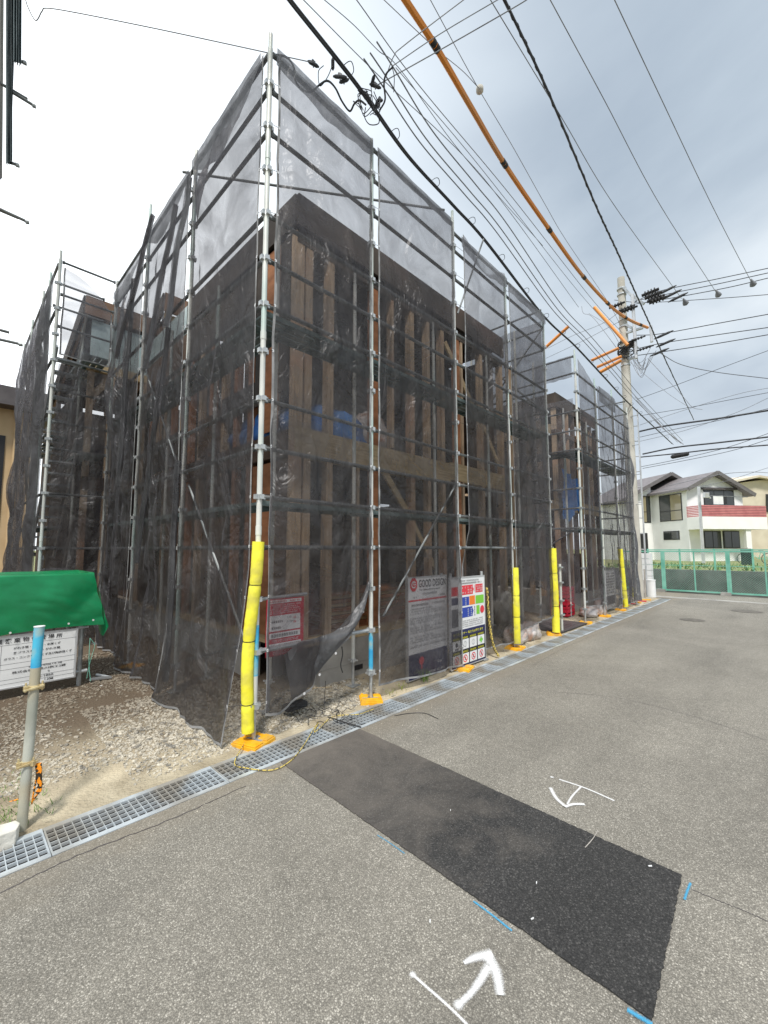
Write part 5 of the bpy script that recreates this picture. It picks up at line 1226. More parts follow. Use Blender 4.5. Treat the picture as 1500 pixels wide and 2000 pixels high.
# ---------------------------------------------------------------- cables
LAST = [None]
def cable(label, pts, r=.008, mat='cablegrey', name='overhead_wire', n=10, cat='overhead wire', group='overhead wires', ret=False):
    P = smoothpts([G(*p) for p in pts], n)
    # run on past the picture to the next pole
    if pts[0][1] < 0:
        d = (P[0]-P[1]).normalized(); d.z *= .3; P = [P[0]+d*k+V((0, 0, .012*k*k*.3)) for k in (14, 10, 7, 4, 2)]+P
    if pts[-1][1] < 0:
        d = (P[-1]-P[-2]).normalized(); d.z *= .3; P = P+[P[-1]+d*k for k in (2, 5, 9)]
    o = MB().tube(P, r, 6).build(name, M[mat], None, smooth='auto'); tag(o, label, cat, group); LAST[0] = o; return P
ZP = 7.2
bun = [(564, 0, 6.95), (655, 114, 6.93), (714, 191, 6.92), (795, 304, 6.9), (883, 400, 6.88), (949, 473, 6.87), (1060, 616, 6.75), (1122, 675, 6.75), (1177, 734, 6.55), (1229, 789, 6.5), (1313, 867, 6.6)]
bun = [(530, -50, 6.95)]+bun
PB = cable('thick black cable bundle running along the top of the nets', bun, .018, 'cable', 'cable_bundle', cat='cable bundle')
o1 = [p+V((0, -.045, -.04)) for p in PB]; tag(MB().tube(o1, .010, 6).build('cable_bundle', M['cable'], smooth='auto'), 'second black cable hugging the underside of the thick bundle', 'cable bundle')
mb = MB(); rg = random.Random(3)
acc = 0; last = PB[0]
for i in range(1, len(PB)-1):
    acc += (PB[i]-PB[i-1]).length
    if acc > .9:
        acc = 0; c = PB[i]; t = (PB[i+1]-PB[i-1]).normalized(); a = c+V((0, -.10, .02)); mb.tube(smoothpts([c, c+V((0, -.07, .03))+t*.03, c+V((0, -.11, .01))+t*.05, c+V((0, -.09, -.02))+t*.1, c+V((0, -.03, -.02))+t*.12], 5), .005, 4)
tag(mb.build('cable_hanger', M['cable']), 'row of thin wire spacer loops along the thick black bundle', 'cable hangers', kind='stuff')
for k, (dx, dz, lab) in enumerate(((-.22, .04, 'first'), (-.32, .02, 'second'), (-.42, .06, 'third'))):
    P = [p+V((0, dx, dz)) for p in PB if p.x > .9]; tag(MB().tube(P, .008, 5).build('overhead_wire', M['cablegrey'], smooth='auto'), '%s thin wire running beside the thick bundle on its street side' % lab, 'overhead wire')
# connector cluster
mb = MB()
for k, (px, py, ln) in enumerate(((612, 125, .14), (650, 125, .1), (664, 150, .16), (672, 158, .12), (712, 185, .2), (720, 196, .16), (735, 210, .14), (733, 168, .14), (735, 205, .12), (742, 196, .1), (728, 158, .12))):
    c = G(px, py, 6.95); a = V((rg.uniform(-1, 1), rg.uniform(-1, 1), rg.uniform(-.4, .4))).normalized(); mb.tube([c-a*ln*.5, c-a*ln*.3, c+a*ln*.3, c+a*ln*.5], [.008, .019, .019, .008], 8); mb.bar(c-a*ln*.15+V((0, 0, .02)), c+a*ln*.15+V((0, 0, .035)), .02, .022); mb.tube([c+V((0, 0, -.04)), c+V((0, 0, .05))], .007, 5)
for k in range(14):
    a = G(rg.uniform(700, 745), rg.uniform(170, 225), 6.95); b = G(rg.uniform(700, 745), rg.uniform(170, 225), 6.9); m_ = (a+b)/2+V((rg.uniform(-.1, .1), rg.uniform(-.1, .1), rg.uniform(-.2, .1))); mb.tube(smoothpts([a, m_, b], 6), .005, 5)
tag(mb.build('cable_clamp_cluster', M['cable']), 'dark cluster of clamps and connectors on the bundle above the second net bay', 'cable clamps', kind='stuff')
def loose(label, pts, r=.009, mat='cable', z=6.9): return cable(label, [(a, b, z) for a, b in pts], r, mat, 'drop_cable', 8, 'drop cable', 'loose drop cables')
loose('black drop cable looping from the corner post top down over the first net', [(532, 106), (560, 112), (574, 132), (577, 158), (590, 175), (608, 179), (625, 165), (640, 158), (655, 172), (668, 198), (683, 217), (692, 203), (702, 196), (715, 205)], .011, z=6.75)
loose('wire loop hanging left of the clamp cluster', [(652, 120), (640, 150), (625, 168), (622, 140), (632, 128)], .0045)
loose('curled wire hanging under the clamp cluster', [(714, 210), (712, 228), (722, 243), (740, 240), (736, 215), (728, 205)], .006)
loose('black jumper rising from the clamp cluster to the right', [(742, 215), (752, 195), (750, 165), (754, 145), (768, 130)], .010)
loose('short wire end dangling right of the clamps', [(765, 128), (770, 150), (769, 180)], .0045)
cable('service cable from the left edge to the corner post top', [(48, -8, 7.4), (55, 15, 7.35), (70, 40, 7.3), (82, 22, 7.3), (92, 16, 7.3), (150, 25, 7.2), (300, 55, 7.0), (440, 85, 6.9), (527, 104, 6.85), (610, 122, 6.9)], .005)
cable('first crossing wire from the cluster to the top edge', [(732, 169, 6.95), (850, 103, 7.3), (1000, 17, 7.6), (1040, -8, 7.7)], .006)
cable('second crossing wire from the cluster to the top edge', [(765, 130, 7.0), (860, 66, 7.3), (985, -8, 7.6)], .005)
cable('third crossing wire bending up from the cluster', [(754, 150, 7.0), (769, 110, 7.0), (790, 88, 7.1), (905, 0, 7.5), (920, -10, 7.5)], .005)
cable('thin wire leaving the top edge left of the orange cover, ending at a strain clamp', [(628, -5, 7.3), (690, 48, 7.3), (738, 98, 7.2), (785, 140, 7.2), (905, 304, 7.2), (1060, 480, 7.3)], .0045)
cable('thin wire from the top edge just right of the black bundle', [(588, -5, 7.2), (740, 148, 7.2), (905, 304, 7.3), (1000, 420, 7.3), (1130, 600, 7.4)], .005)
cable('thin wire crossing behind the orange cover near the top', [(745, -5, 7.9), (820, 66, 7.9), (864, 106, 7.9), (905, 140, 8.0), (937, 174, 8.0)], .0045)
cable('long thin wire left of the orange cover ending at the pole', [(693, -5, 7.9), (817, 165, 7.9), (1000, 385, 8.0), (1155, 583, 8.2), (1215, 650, 8.3)], .006)
cable('second long thin wire left of the orange cover', [(773, 132, 7.6), (900, 280, 7.7), (1000, 405, 7.8), (1130, 570, 8.0), (1210, 660, 8.2)], .005)
cable('thin wire with a ball clamp right of the orange cover', [(838, -5, 8.6), (930, 165, 8.5), (1000, 284, 8.5), (1065, 400, 8.5), (1108, 473, 8.5), (1188, 591, 8.6), (1214, 640, 8.6)], .005)
cable('wire from the top edge to the left insulator of the high tension line', [(955, -5, 9.6), (1100, 235, 9.6), (1199, 400, 9.6), (1331, 583, 9.7)], .007)
cable('wire from the top edge to the middle insulator of the high tension line', [(1072, -5, 9.9), (1180, 195, 9.9), (1289, 400, 9.8), (1400, 573, 9.8)], .007)
cable('wire from the top edge to the right insulator of the high tension line', [(1198, -5, 9.9), (1290, 190, 9.9), (1390, 400, 9.8), (1467, 550, 9.8)], .007)
PT = cable('thick dark twisted cable crossing in front of the pole', [(982, -8, 8.2), (1075, 190, 8.1), (1163, 400, 8.0), (1207, 495, 8.0), (1243, 576, 8.0), (1273, 642, 8.0), (1295, 693, 8.0), (1355, 820, 8.2)], .016, 'cable')
Q = [p+V((.012*math.sin(i*1.2), .014*math.cos(i*1.2), .012*math.sin(i*1.2))) for i, p in enumerate(smoothpts(PT, 3))]; tag(MB().tube(Q, .010, 5).build('overhead_wire', M['cable']), 'wrapping strand wound round the thick twisted cable', 'overhead wire')
c = G(937, 175, 8.5); mb = MB(); mb.tube([c+V((0, 0, .06)), c+V((0, 0, .03)), c-V((0, 0, .03)), c-V((0, 0, .06))], [.02, .055, .055, .02], 10); tag(mb.build('ball_clamp', M['poleconc'], smooth=True), 'round pale clamp where two thin wires meet right of the orange cover', 'wire clamp')
for k, (px, py, z) in enumerate(((1338, 590, 9.7), (1402, 574, 9.8), (1470, 553, 9.8))):
    c = G(px, py, z); mb = MB(); a = V((.5, -.1, -.3)).normalized(); mb.tube([c-a*.16, c-a*.07, c, c+a*.07, c+a*.12], [.02, .04, .075, .09, .03], 10)
    tag(mb.build('line_insulator', M['cablegrey'], smooth=True), 'grey bell insulator, %s from the left on the lines right of the pole' % ordn[k], 'insulator', 'bell insulators'); 
PO = cable('orange insulating cover, thick and segmented, sweeping down to the utility pole', [(785, -10, 7.9), (850, 90, 7.9), (920, 210, 7.95), (985, 320, 8.0), (1060, 430, 8.05), (1135, 535, 8.1), (1195, 600, 8.3), (1230, 625, 8.45), (1265, 640, 8.6)], .041, 'orangecover', 'cable_cover', 12, 'cable cover', None)
PCO = LAST[0]
def near(px, py):
    best = min(range(1, len(PO)-1), key=lambda i: abs((PO[i]-CAM).dot(RT)/(PO[i]-CAM).dot(FW)*F_PX+750-px)+abs(1000-(PO[i]-CAM).dot(UP)/(PO[i]-CAM).dot(FW)*F_PX-py)); return best
for px, py in ((848, 95), (986, 322), (1077, 452), (1140, 537), (1187, 590), (1222, 618), (1250, 634)):
    i = near(px, py); t = (PO[i+1]-PO[i-1]).normalized()
    mb = MB()
    for s_ in (-.05, .03): mb.tube([PO[i]+t*(s_-.032), PO[i]+t*(s_+.032)], [.0445+.003*(s_ == 0)]*2, 12)
    mb.build('tape_band', M['black'], PCO)
# lines right of the pole (towards the neighbouring street)
RL = [((1236, 592), (1287, 569), (1400, 545), (1500, 524), .012, 10.2), ((1240, 588), (1310, 573), (1400, 555), (1505, 532), .012, 10.0), ((1240, 594), (1318, 581), (1420, 562), (1505, 542), .012, 9.8), ((1200, 586), (1260, 591), (1400, 583), (1505, 575), .010, 9.6),
      ((1240, 655), (1290, 652), (1400, 632), (1505, 613), .013, 8.9), ((1240, 682), (1295, 670), (1400, 654), (1505, 639), .013, 8.6), ((1240, 695), (1295, 687), (1400, 671), (1505, 653), .013, 8.4), ((1290, 690), (1330, 712), (1400, 727), (1505, 740), .010, 8.2),
      ((1244, 780), (1300, 760), (1400, 722), (1505, 683), .008, 8.0), ((1248, 843), (1300, 832), (1400, 818), (1505, 801), .028, 6.6), ((1245, 855), (1320, 838), (1400, 822), (1505, 797), .008, 6.5), ((1250, 812), (1340, 797), (1420, 782), (1505, 766), .008, 7.3),
      ((1255, 887), (1320, 874), (1400, 865), (1505, 853), .024, 6.0), ((1250, 893), (1330, 885), (1400, 877), (1505, 869), .020, 5.8), ((1250, 912), (1330, 896), (1420, 874), (1505, 845), .008, 5.9), ((1255, 915), (1350, 897), (1430, 880), (1505, 857), .008, 5.7), ((1300, 950), (1400, 928), (1460, 922), (1510, 924), .008, 5.2), ((1240, 962), (1320, 954), (1400, 944), (1505, 912), .006, 5.0), ((1250, 830), (1340, 800), (1440, 770), (1505, 757), .007, 7.0), ((1250, 862), (1340, 840), (1440, 805), (1505, 775), .007, 6.6)]
ordn20 = ordn+['eighteenth', 'nineteenth', 'twentieth']; _o = sorted(range(len(RL)), key=lambda q: RL[q][3][1]); rank = {q: i for i, q in enumerate(_o)}
for k, (a, b, c_, d__, r, z) in enumerate(RL):
    # stand these over the cross street, all at its distance
    P = smoothpts([PX(px, py, 15.2) for px, py in (a, b, c_, d__)], 8)
    d = (P[-1]-P[-2]).normalized(); P = P+[P[-1]+d*q for q in (3, 8, 14)]
    tag(MB().tube(P, r*1.1, 5).build('overhead_wire', M['cable' if k < 16 else 'cablegrey'], smooth='auto'), '%s wire right of the pole, %s from the top at the right photo edge' % (('dark', 'thin', 'taut', 'sagging')[k % 4], ordn20[rank[k]]), 'overhead wire', 'wires right of the pole')
for px, py in ((1302, 567), (1312, 575), (1324, 581), (1296, 654), (1300, 670), (1288, 688)):
    c = PX(px, py, 15.2); mb = MB(); a = V((0, -1, .18)).normalized(); mb.tube([c-a*.3, c-a*.15, c+a*.15, c+a*.3], [.015, .045, .045, .015], 8)
    tag(mb.build('wire_splice', M['cable'], smooth=True), 'dark splice sleeve on the %s of the wires right of the pole' % {567: 'topmost', 575: 'second', 581: 'third', 654: 'fourth', 670: 'fifth', 688: 'sixth'}[py], 'wire splice', 'splice sleeves')
c0, c1 = PX(1310, 893, 15.2), PX(1346, 886, 15.2); tag(MB().tube([c0, c0.lerp(c1, .08), c0.lerp(c1, .92), c1], [.03, .07, .07, .03], 10).build('cable_closure', M['black'], smooth='auto'), 'long black splice closure hanging on the cables above the white house', 'cable closure')
# wires that descend past the pole towards the vanishing street
for k, (pts, r) in enumerate((([(1265, 700), (1330, 770), (1352, 795), (1372, 800)], .008), ([(1228, 705), (1300, 765), (1345, 795)], .006), ([(1243, 782), (1290, 832), (1335, 868)], .012), ([(1240, 775), (1300, 840), (1330, 866)], .008), ([(1070, 680), (1120, 655), (1180, 630), (1220, 600)], .008), ([(1066, 700), (1140, 665), (1210, 628)], .008), ([(1136, 598), (1140, 612), (1160, 622), (1212, 690)], .008), ([(1150, 612), (1190, 640), (1225, 700)], .007))):
    P = smoothpts([PX(px, py, 14.6) for px, py in pts], 8); tag(MB().tube(P, r, 5).build('overhead_wire', M['cablegrey'], smooth='auto'), 'thin slanting wire crossing near the pole, %s of the short ones' % ordn[k], 'overhead wire', 'short slanting wires')
# ---------------------------------------------------------------- neighbouring scaffold at the upper left
NB = thing('sheeted_scaffold', 'neighbouring scaffold wrapped in dark blue grey sheets at the upper left edge', 'scaffold', (-2.3, 5, 0))
yn = 4.0
xr = PY(44, 0, yn).x
def nbz(py): return PY(30, py, yn).z
mb = MB()
MB().tube([PY(24, 0, yn)+V((0, 0, .6)), PY(16, 300, yn)], .026, 10).build('post', M['rail'], NB, smooth='auto')
def sheetstrip(pl, pr, name='sheet', m='tealsheet', yy=None, seed=1):
    a, b = V(pl[0]), V(pr[0]); c_, d__ = V(pl[1]), V(pr[1]); mb = MB(); vs = []; nu, nv = 12, 40
    for j in range(nv+1):
        for i in range(nu+1):
            p = a.lerp(c_, j/nv).lerp(b.lerp(d__, j/nv), i/nu); vs.append(p+V((0, .05*math.sin(i*1.7+seed)+.02*nz(i*.5, j*.3, seed), 0)))
    mb.add(vs, [(j*(nu+1)+i, j*(nu+1)+i+1, (j+1)*(nu+1)+i+1, (j+1)*(nu+1)+i) for j in range(nv) for i in range(nu)]); mb.prism([a, b, d__, c_], (0, .02, 0)) if False else None
    return mb.build(name, M[m], NB, smooth=True)
sheetstrip((PY(-60, -500, yn), PY(-60, 390, yn)), (PY(12, -500, yn), PY(5, 345, yn)), seed=1, m='far')
sheetstrip((PY(12, -500, yn-.05), PY(12, 322, yn-.05)), (PY(25, -500, yn-.05), PY(24, 318, yn-.05)), seed=2)
sheetstrip((PY(26, -500, yn-.12), PY(26, 120, yn-.12)), (PY(44, -500, yn-.12), PY(41, 128, yn-.12)), seed=3)
for (p, q) in (((20, 178), (66, 206)), ((-5, 406), (53, 433)), ((-5, 662), (40, 672)), ((26, 117), (48, 122)), ((14, 316), (34, 322))):
    MB().tube([PY(*p, yn), PY(*q, yn)], .02, 8).build('pipe_tail', M['rail'], NB, smooth='auto'); 
    e_ = PY(*q, yn); MB().tube([e_-V((.02, 0, .01)), e_+V((.02, 0, 0))], .028, 8).build('pipe_cap', M['galv'], NB)
# a low post line so that the pipes are carried
MB().tube([(-2.2, yn+.05, 0), (-2.2, yn+.05, 11)], .025, 8).build('post', M['rail'], NB, smooth='auto'); MB().tube([(-3.6, yn+.05, 0), (-3.6, yn+.05, 11)], .025, 8).build('post', M['rail'], NB, smooth='auto')
for z in (4.55, 6.2, 8): MB().tube([(-3.7, yn+.03, z), (-1.5, yn+.03, z)], .02, 8).build('ledger', M['rail'], NB, smooth='auto')
# tan house behind
TH = thing('neighbour_house', 'tan rendered neighbouring house with a brown eave at the left edge', 'house', (-3, 13, 0))
yt = 13.0; xt = PY(31, 900, yt).x+.5; zt = PY(20, 800, yt).z; ze = PY(20, 765, yt).z
MB().box(-9, yt, -.05, xt, yt+7, zt).build('wall', M['tan'], TH); MB().box(-9.6, yt-.55, zt, xt+.4, yt+7.4, ze).build('roof', M['trim'], TH)
MB().box(PY(-60, 0, yt).x, yt-.03, PY(0, 1050, yt).z, PY(7, 900, yt).x, yt-.005, PY(0, 850, yt).z).build('window', M['frame'], TH); MB().tube([(PY(26, 900, yt).x, yt-.06, 0), (PY(26, 900, yt).x, yt-.06, zt)], .04, 8).build('downpipe', M['tan'], TH)

# ---------------------------------------------------------------- white house across the ditch
DP = 29.0; P0 = PD(1351, 1095, DP); GZ = .78; P0.z = GZ
gx = V((math.cos(R(-37.7)), math.sin(R(-37.7)), 0)); dy = V((math.cos(R(52.3)), math.sin(R(52.3)), 0)); uz = V((0, 0, 1))
WH = thing('white_house', 'white two storey house with dark gables and a red balcony beyond the green fence', 'house', tuple(P0))
def proj(p): q = V(p)-CAM; w = q.dot(FW); return 750+F_PX*q.dot(RT)/w, 1000-F_PX*q.dot(UP)/w
def onpl(px, py, p, n):   # pixel on a world plane
    d = ray(px, py); return CAM+d*((p-CAM).dot(n)/d.dot(n))
def Lc(px, py, dd):       # local (s along gable wall, z) on the plane dd metres behind the gable wall
    q = onpl(px, py, P0+dy*dd, dy)-P0; return q.dot(gx), q.z+0
def W(s, d, z): return P0+gx*s+dy*d+uz*z
def lbox(name, s0, s1, d0, d1, z0, z1, m, par=None): 
    return MB().obox(W((s0+s1)/2, (d0+d1)/2, (z0+z1)/2), gx*((s1-s0)/2), dy*((d1-d0)/2), uz*((z1-z0)/2)).build(name, M[m], par or WH)
eav = Lc(1351, 951, 0)[1]; pk = Lc(1390, 925, 0); re_ = Lc(1462, 966, 0); wr = Lc(1452, 1000, 0)[0]
dep = 3.3
W2 = wr
MB().prism([W(0, 0, -.3), W(W2, 0, -.3), W(W2, 0, eav-.15), W(pk[0], 0, pk[1]-.12), W(0, 0, eav)], dy*8).build('wall', M['stucco'], WH)
rf = MB()
def slab(a, b, c_, d__, th=.16): rf.prism([a, b, c_, d__], (0, 0, -th))
slab(W(-.35, -.45, eav-.12), W(pk[0], -.45, pk[1]+.10), W(pk[0], 8, pk[1]+.10), W(-.35, 8, eav-.12)); slab(W(pk[0], -.45, pk[1]+.10), W(re_[0], -.45, re_[1]), W(re_[0], 8, re_[1]), W(pk[0], 8, pk[1]+.10))
rf.build('roof', M['rooft'], WH)
vb = MB(); 
for a, b in (((-.37, eav-.14), (pk[0], pk[1]+.09)), ((pk[0], pk[1]+.09), (re_[0]+.02, re_[1]-.02))): vb.bar(W(a[0], -.48, a[1]-.08), W(b[0], -.48, b[1]-.08), .05, .26, up=uz)
vb.build('barge_board', M['barge'], WH)
# second gable volume to the left, standing back
s_l = Lc(1225, 1000, dep)[0]; pk2 = Lc(1303, 927, dep); el2 = Lc(1238, 968, dep); er2 = Lc(1324, 938, dep)
MB().prism([W(s_l, dep, -.3), W(0, dep, -.3), W(0, dep, el2[1]-.35+(pk2[1]-el2[1]+.45)*((0-s_l+.6)/(pk2[0]-s_l+.6))-.2), W(s_l, dep, el2[1]-.35+(pk2[1]-el2[1]+.45)*(.6/(pk2[0]-s_l+.6))-.2)], dy*5).build('wall', M['stucco'], WH)
rf = MB(); slab(W(s_l-.6, dep-.4, el2[1]-.35), W(pk2[0], dep-.4, pk2[1]+.1), W(pk2[0], dep+5, pk2[1]+.1), W(s_l-.6, dep+5, el2[1]-.35)); slab(W(pk2[0], dep-.4, pk2[1]+.1), W(er2[0], dep-.4, er2[1]+.05), W(er2[0], dep+5, er2[1]+.05), W(pk2[0], dep+5, pk2[1]+.1)); rf.build('roof', M['rooft'], WH)
vb = MB(); vb.bar(W(s_l-.6, dep-.43, el2[1]-.42), W(pk2[0], dep-.43, pk2[1]+.02), .05, .26, up=uz); vb.bar(W(pk2[0], dep-.43, pk2[1]+.02), W(er2[0], dep-.43, er2[1]-.03), .05, .26, up=uz); vb.build('barge_board', M['barge'], WH)
def win(s0, z0, s1, z1, dd, n_=2, side=None, m='glass', mull=True, name='window', mid=None):
    """frame, panes and mullions on the gable plane (side None) or on the left wall"""
    Q = (lambda a, d, z: W(a, dd-d, z)) if side is None else (lambda a, d, z: W(-d, a, z))
    ax = gx if side is None else dy; nn = dy if side is None else gx
    def b(a0, z0_, a1, z1_, d0, d1, mt, nm, par):
        c = Q((a0+a1)/2, (d0+d1)/2, (z0_+z1_)/2); return MB().obox(c, ax*(abs(a1-a0)/2), nn*(abs(d1-d0)/2), uz*((z1_-z0_)/2)).build(nm, M[mt], par)
    fr = b(s0, z0, s1, z1, .0, .03, 'frame', name, WH); e_ = .06
    wdt = (s1-s0-e_*(n_+1))/n_
    for k in range(n_):
        a = s0+e_+k*(wdt+e_)
        if mid: b(a, z0+e_, a+wdt, z0+(z1-z0)*mid-.03, .031, .04, m if k else 'curtain', 'pane', fr); b(a, z0+(z1-z0)*mid+.03, a+wdt, z1-e_, .031, .04, 'curtain' if k == 0 else m, 'pane', fr)
        else: b(a, z0+e_, a+wdt, z1-e_, .031, .04, m, 'pane', fr)
a = Lc(1376, 1071, 0); b_ = Lc(1407, 1037, 0); win(a[0], a[1], b_[0], b_[1], 0); a = Lc(1413, 1071, 0); b_ = Lc(1443, 1037, 0); win(a[0], a[1], b_[0], b_[1], 0)
a = Lc(1375, 990, 0); b_ = Lc(1432, 958, 0); win(a[0], a[1], b_[0], b_[1], 0, 3)
lbox('lintel', a[0]-.15, b_[0]+.2, -.15, 0.0, b_[1]+.02, b_[1]+.16, 'trim')
# windows on the left wall and on the set-back gable wall
def Ls(px, py): q = onpl(px, py, P0, gx)-P0; return q.dot(dy), q.z
a = Ls(1334, 1016); b_ = Ls(1287, 968); win(a[0], a[1]+.0, b_[0], b_[1]-.05, 0, 2, side=1, mid=.38)
a = Ls(1328, 1054); b_ = Ls(1296, 1038); win(a[0], a[1], b_[0], b_[1], 0, 2, side=1)
a = Lc(1256, 1021, dep); b_ = Lc(1281, 969, dep); win(a[0], a[1], min(b_[0], -.12), b_[1], dep, 2, mid=.4)
a = Lc(1254, 1090, dep); b_ = Lc(1264, 1041, dep); lbox('door', a[0]-.6, b_[0], dep-.03, dep, -.2, b_[1], 'frame')
for px in (1345, ): q = Ls(px, 1000); MB().tube([W(-.06, q[0], -.2), W(-.06, q[0], eav-.3)], .04, 8).build('downpipe', M['white'], WH)
# balcony
a = Lc(1373, 1033, -1.2); b_ = Lc(1498, 1010, -1.2); t_ = Lc(1373, 986, -1.2)
lbox('balcony_base', a[0], b_[0], -1.2, .02 if False else -.001, a[1], b_[1], 'stucco')
n_ = 7; hh = (t_[1]-b_[1])/n_
for k in range(n_):
    MB().obox(W((a[0]+b_[0])/2, -1.19, b_[1]+hh*(k+.5)), gx*((b_[0]-a[0])/2-.02), dy*.015, uz*(hh*.36)).build('balcony_slat', M['pinkred'], WH)
    MB().obox(W(a[0]+.01, -.6, b_[1]+hh*(k+.5)), gx*.012, dy*.58, uz*(hh*.36)).build('balcony_slat', M['pinkred'], WH)
lbox('slat_shade_panel', a[0], b_[0], -1.17, -1.12, b_[1], t_[1], 'trim')  # dark panel behind the slats, its colour stands in for shade in the gaps
lbox('column', Lc(1455, 1050, -1)[0], Lc(1465, 1050, -1)[0], -1.1, -.9, -.3, a[1]-.01, 'stucco')
lbox('wall', W2, b_[0]+1.5, 1.2, 5, -.3, t_[1], 'beige')
q = Lc(1380, 976, -.9); 
for k, (px, w_) in enumerate(((1394, 10), (1404, 8), (1413, 6))):
    a = Lc(px, 985, -.9); b2 = Lc(px+w_, 974, -.9)
    tag(MB().obox(W((a[0]+b2[0])/2, -.9, (a[1]+b2[1])/2+.1), gx*((b2[0]-a[0])/2), dy*.02, uz*((b2[1]-a[1])/2+.1)).build('laundry', M['white' if k < 2 else 'frame']), '%s garment drying above the red balcony rail' % ('left white', 'middle white', 'right dark')[k], 'laundry')
# beige house behind on the right
BH = thing('beige_house', 'beige house with a shallow roof behind the white house at the right edge', 'house', tuple(PD(1470, 1090, 42)))
def Q2(px, py, d=42.0): return PD(px, py, d)
a, b_, c_, d__ = Q2(1430, 1100), Q2(1620, 1100), Q2(1620, 940), Q2(1430, 945)
MB().prism([a, b_, c_, Q2(1484, 938), d__], FW*6).build('wall', M['beige'], BH)
MB().prism([Q2(1424, 944, 41.4), Q2(1484, 932, 41.4), Q2(1484, 928, 41.4), Q2(1424, 940, 41.4)], FW*7).build('roof', M['beige'], BH); MB().prism([Q2(1484, 932, 41.4), Q2(1640, 960, 41.4), Q2(1640, 954, 41.4), Q2(1484, 928, 41.4)], FW*7).build('roof', M['beige'], BH)
MB().prism([Q2(1497, 1000, 41.9), Q2(1530, 1000, 41.9), Q2(1530, 965, 41.9), Q2(1497, 965, 41.9)], FW*.1).build('window', M['glass'], BH)
# distant low rooftops closing the street
for k, (x_, y_, w_, h_, m) in enumerate(((60, -14, 9, 6, 'far'), (75, -45, 12, 7, 'stucco'), (70, 30, 14, 6.5, 'far'), (52, -26, 8, 6.2, 'beige'))):
    t = thing('distant_house', 'distant %s house far right beyond the field, %s of four' % (('grey', 'white', 'low grey', 'beige')[k], ordn[k]), 'house', (x_, y_, .7)); MB().box(x_, y_, .7, x_+8, y_+w_, h_).build('wall', M[m], t); MB().prism([(x_-.5, y_-.5, h_), (x_-.5, y_+w_+.5, h_), (x_-.5, y_+w_/2, h_+1.8)], (9, 0, 0)).build('roof', M['rooft'], t)
# silver street pole with a lamp box
c = PD(1375, 1112, 25.0); SPX = thing('street_pole', 'slim silver pole with a small box standing in front of the white house', 'street pole', (c.x, c.y, .76)); zt = PD(1367, 948, 25).z
MB().tube([(c.x, c.y, .7), (c.x, c.y, zt)], [.09, .07], 12).build('shaft', M['alu'], SPX, smooth='auto')
q = PD(1379, 967, 24.9); MB().obox(q, RT*.13, UP*.16, FW*.1).build('box', M['alu'], SPX, bevel=.02); q2 = PD(1387, 972, 24.9); MB().tube([q, q2, q2+UP*-.05], .05, 8).build('lamp', M['alu'], SPX)
MB().tube([PD(1367, 955, 25), q], .02, 6).build('bracket', M['alu'], SPX)
MB().tube([PD(1385, 968, 24.9), PD(1460, 971, 26)], .02, 6).build('arm', M['cablegrey'], SPX)
# ---------------------------------------------------------------- green mesh fence
FX = 17.2
def fpanel(y1_, y0_, label):
    t = thing('mesh_fence', label, 'fence', (FX, (y0_+y1_)/2, 0), 'green mesh fence panels'); zt, zb2 = 1.50, .10
    for y in (y0_+.03, y1_-.03): MB().box(FX-.03, y-.03, .05, FX+.03, y+.03, zt).build('post', M['fence'], t)
    MB().box(FX-.02, (y0_+y1_)/2-.02, zb2, FX+.02, (y0_+y1_)/2+.02, zt).build('post', M['fence'], t)
    MB().box(FX-.022, y0_, zt, FX+.022, y1_, zt+.05).build('rail', M['fence'], t); MB().box(FX-.022, y0_, zb2-.05, FX+.022, y1_, zb2).build('rail', M['fence'], t); MB().box(FX-.012, y0_+.06, 1.0, FX+.012, y1_-.06, 1.02).build('rail', M['fence'], t)
    mb = MB(); w_ = y1_-y0_; h_ = zt-zb2; k = -h_
    while k < w_:
        for sg in (1, -1):
            a0 = max(0, k); a1 = min(w_, k+h_)
            if a1 > a0:
                z0_ = zb2+(a0-k); z1_ = zb2+(a1-k)
                if sg < 0: z0_, z1_ = zt-(a0-k), zt-(a1-k)
                mb.tube([(FX, y0_+a0, z0_), (FX, y0_+a1, z1_)], .0022, 3, cap=False)
        k += .075
    mb.build('mesh', M['fence'], t)
    for y in (y0_+.1, ): MB().box(FX-.2, y-.14, .003, FX+.2, y+.14, .10).build('foot_block', M['concrete'], t)
ye = [1.75, .24, -1.70, -3.64, -5.6]
for k in range(4): fpanel(ye[k], ye[k+1]+.004, 'green mesh fence panel across the street end, %s from the utility pole' % ordn[k])
# gate piece behind: second thinner fence by the house
for k in range(5):
    y = 1.2-k*1.15; x = 19.4
    t = thing('garden_fence', 'low pale green garden rail behind the retaining wall, %s section from the left' % ordn[k], 'fence', (x, y, .76), 'garden rail sections'); MB().box(x-.03, y-.03, .75, x+.03, y+.03, 1.62).build('post', M['fence'], t); MB().box(x-.02, y-1.12, 1.56, x+.02, y-.031, 1.60).build('rail', M['fence'], t)
mb = MB(); rg = random.Random(12)
for k in range(900):
    x = rg.uniform(18.7, 26); y = rg.uniform(-9, 3.5); hh = rg.uniform(.04, .2); a = rg.uniform(0, 6.28); p = V((x, y, .76)); s_ = V((-math.sin(a), math.cos(a), 0))*.03; q = p+V((math.cos(a)*.12, math.sin(a)*.12, hh))
    mb.add([p-s_, p+s_, q+s_*.5, q-s_*.5], [(0, 1, 2, 3)])
tag(mb.build('field_weeds', M['leaf']), 'tall yellow green weeds growing on the field beyond the fence', 'weeds', kind='stuff')
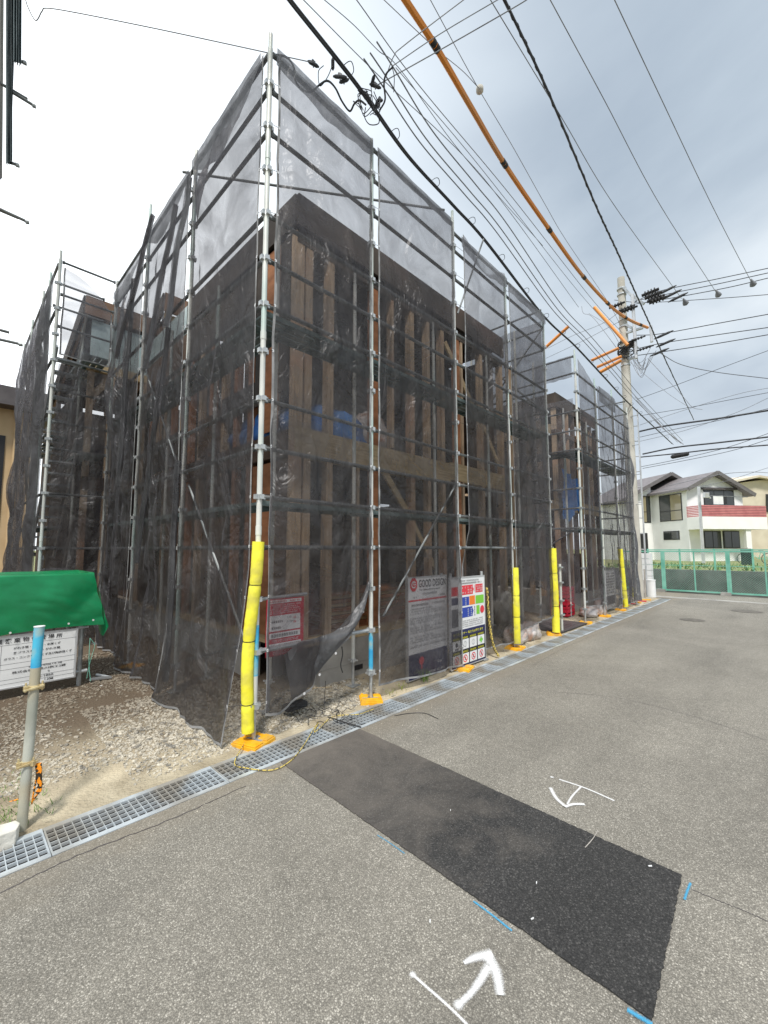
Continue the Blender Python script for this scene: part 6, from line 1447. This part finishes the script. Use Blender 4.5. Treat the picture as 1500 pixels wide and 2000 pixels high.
# bicycle beyond the fence: two wheels and a frame plus a dark panel
bc_ = PD(1478, 1098, 22.5); BI = thing('bicycle', 'bicycle parked beyond the fence near the right edge', 'bicycle', tuple(bc_))
for s_ in (-.5, .5):
    c = V((bc_.x, bc_.y+s_, 1.08)); mb = MB(); P = [c+V((0, .3*math.cos(a*.3927), .3*math.sin(a*.3927))) for a in range(17)]; mb.tube(P, .02, 6, cap=False)
    for a in range(6): mb.tube([c, c+V((0, .3*math.cos(a*1.047), .3*math.sin(a*1.047)))], .004, 3)
    mb.build('wheel', M['frame'], BI)
f_ = V((bc_.x, bc_.y, 0)); mb = MB()
for (a, b) in (((-.5, 1.08), (-.1, 1.08)), ((-.1, 1.08), (-.2, 1.5)), ((-.2, 1.45), (.35, 1.5)), ((-.1, 1.08), (.35, 1.5)), ((.35, 1.6), (.5, 1.08)), ((-.5, 1.08), (-.2, 1.45))): mb.tube([f_+V((0, a[0], a[1])), f_+V((0, b[0], b[1]))], .018, 6)
mb.build('frame', M['fence'], BI); mb = MB(); mb.bar(f_+V((0, -.3, 1.54)), f_+V((0, -.1, 1.54)), .12, .05); mb.build('saddle', M['black'], BI); mb = MB(); mb.tube([f_+V((-.25, .33, 1.66)), f_+V((.25, .33, 1.66))], .014, 6); mb.build('handlebar', M['black'], BI)
q = PD(1458, 1092, 22.0); tag(MB().obox(V((q.x, q.y, 1.2)), V((.03, 0, 0)), V((0, .22, 0)), V((0, 0, .42))).box(q.x-.1, q.y-.24, .76, q.x+.1, q.y+.24, .80).build('dark_panel', M['black'], bevel=.01), 'black upright panel beside the bicycle beyond the fence', 'panel')
# things at the foot of the pole: block pier, stakes, white pipes
t = thing('block_pier', 'pale stacked block pier behind the utility pole base', 'block pier', (16.2, .85, 0)); c = PX(1262, 1100, 16.2)
for k in range(7): MB().box(16.1, c.y-.17, .005+k*.21, 16.4, c.y+.19, .20+k*.21).build('block', M['white'], t)
for k, (px, h_) in enumerate(((1252, .85), (1261, .95), (1257, .6))):
    g_ = G(px, 1168); tag(MB().tube([(g_.x, g_.y, 0), (g_.x+.03, g_.y, h_)], .025, 6).build('wooden_stake', M['brownrail']), '%s wooden stake beside the utility pole base' % ('left', 'right', 'short middle')[k], 'stake', 'stakes by the pole')
g_ = G(1273, 1166); tag(MB().tube([(g_.x, g_.y, 0), (g_.x, g_.y, .55)], .13, 14).tube([(g_.x, g_.y, .55), (g_.x, g_.y, .58)], .14, 14).build('white_bollard', M['white'], smooth='auto'), 'short white round bollard between the stakes and the green fence', 'bollard')
# slim white scaffold behind the pole
t = thing('pipe_frame', 'slim white pipe tower rising behind the utility pole', 'pipe frame', (15.0, .3, 0))
for (px0, px1) in ((1240, 1262), ): 
    a = PX(px1, 1120, 15.0); b_ = PX(px0, 800, 15.0); MB().tube([(15.0, a.y, 0), (15.0, a.y, b_.z)], .028, 8).build('post', M['alu'], t, smooth='auto')
    for k in range(9):
        z = 1.6+k*.55; MB().tube([(15.0, a.y, z), (15.0, a.y+.35, z+.03)], .018, 6).build('rung', M['alu'], t, smooth='auto')
    MB().tube([(15.0, a.y+.35, 0), (15.0, a.y+.35, b_.z)], .022, 8).build('post', M['alu'], t, smooth='auto')
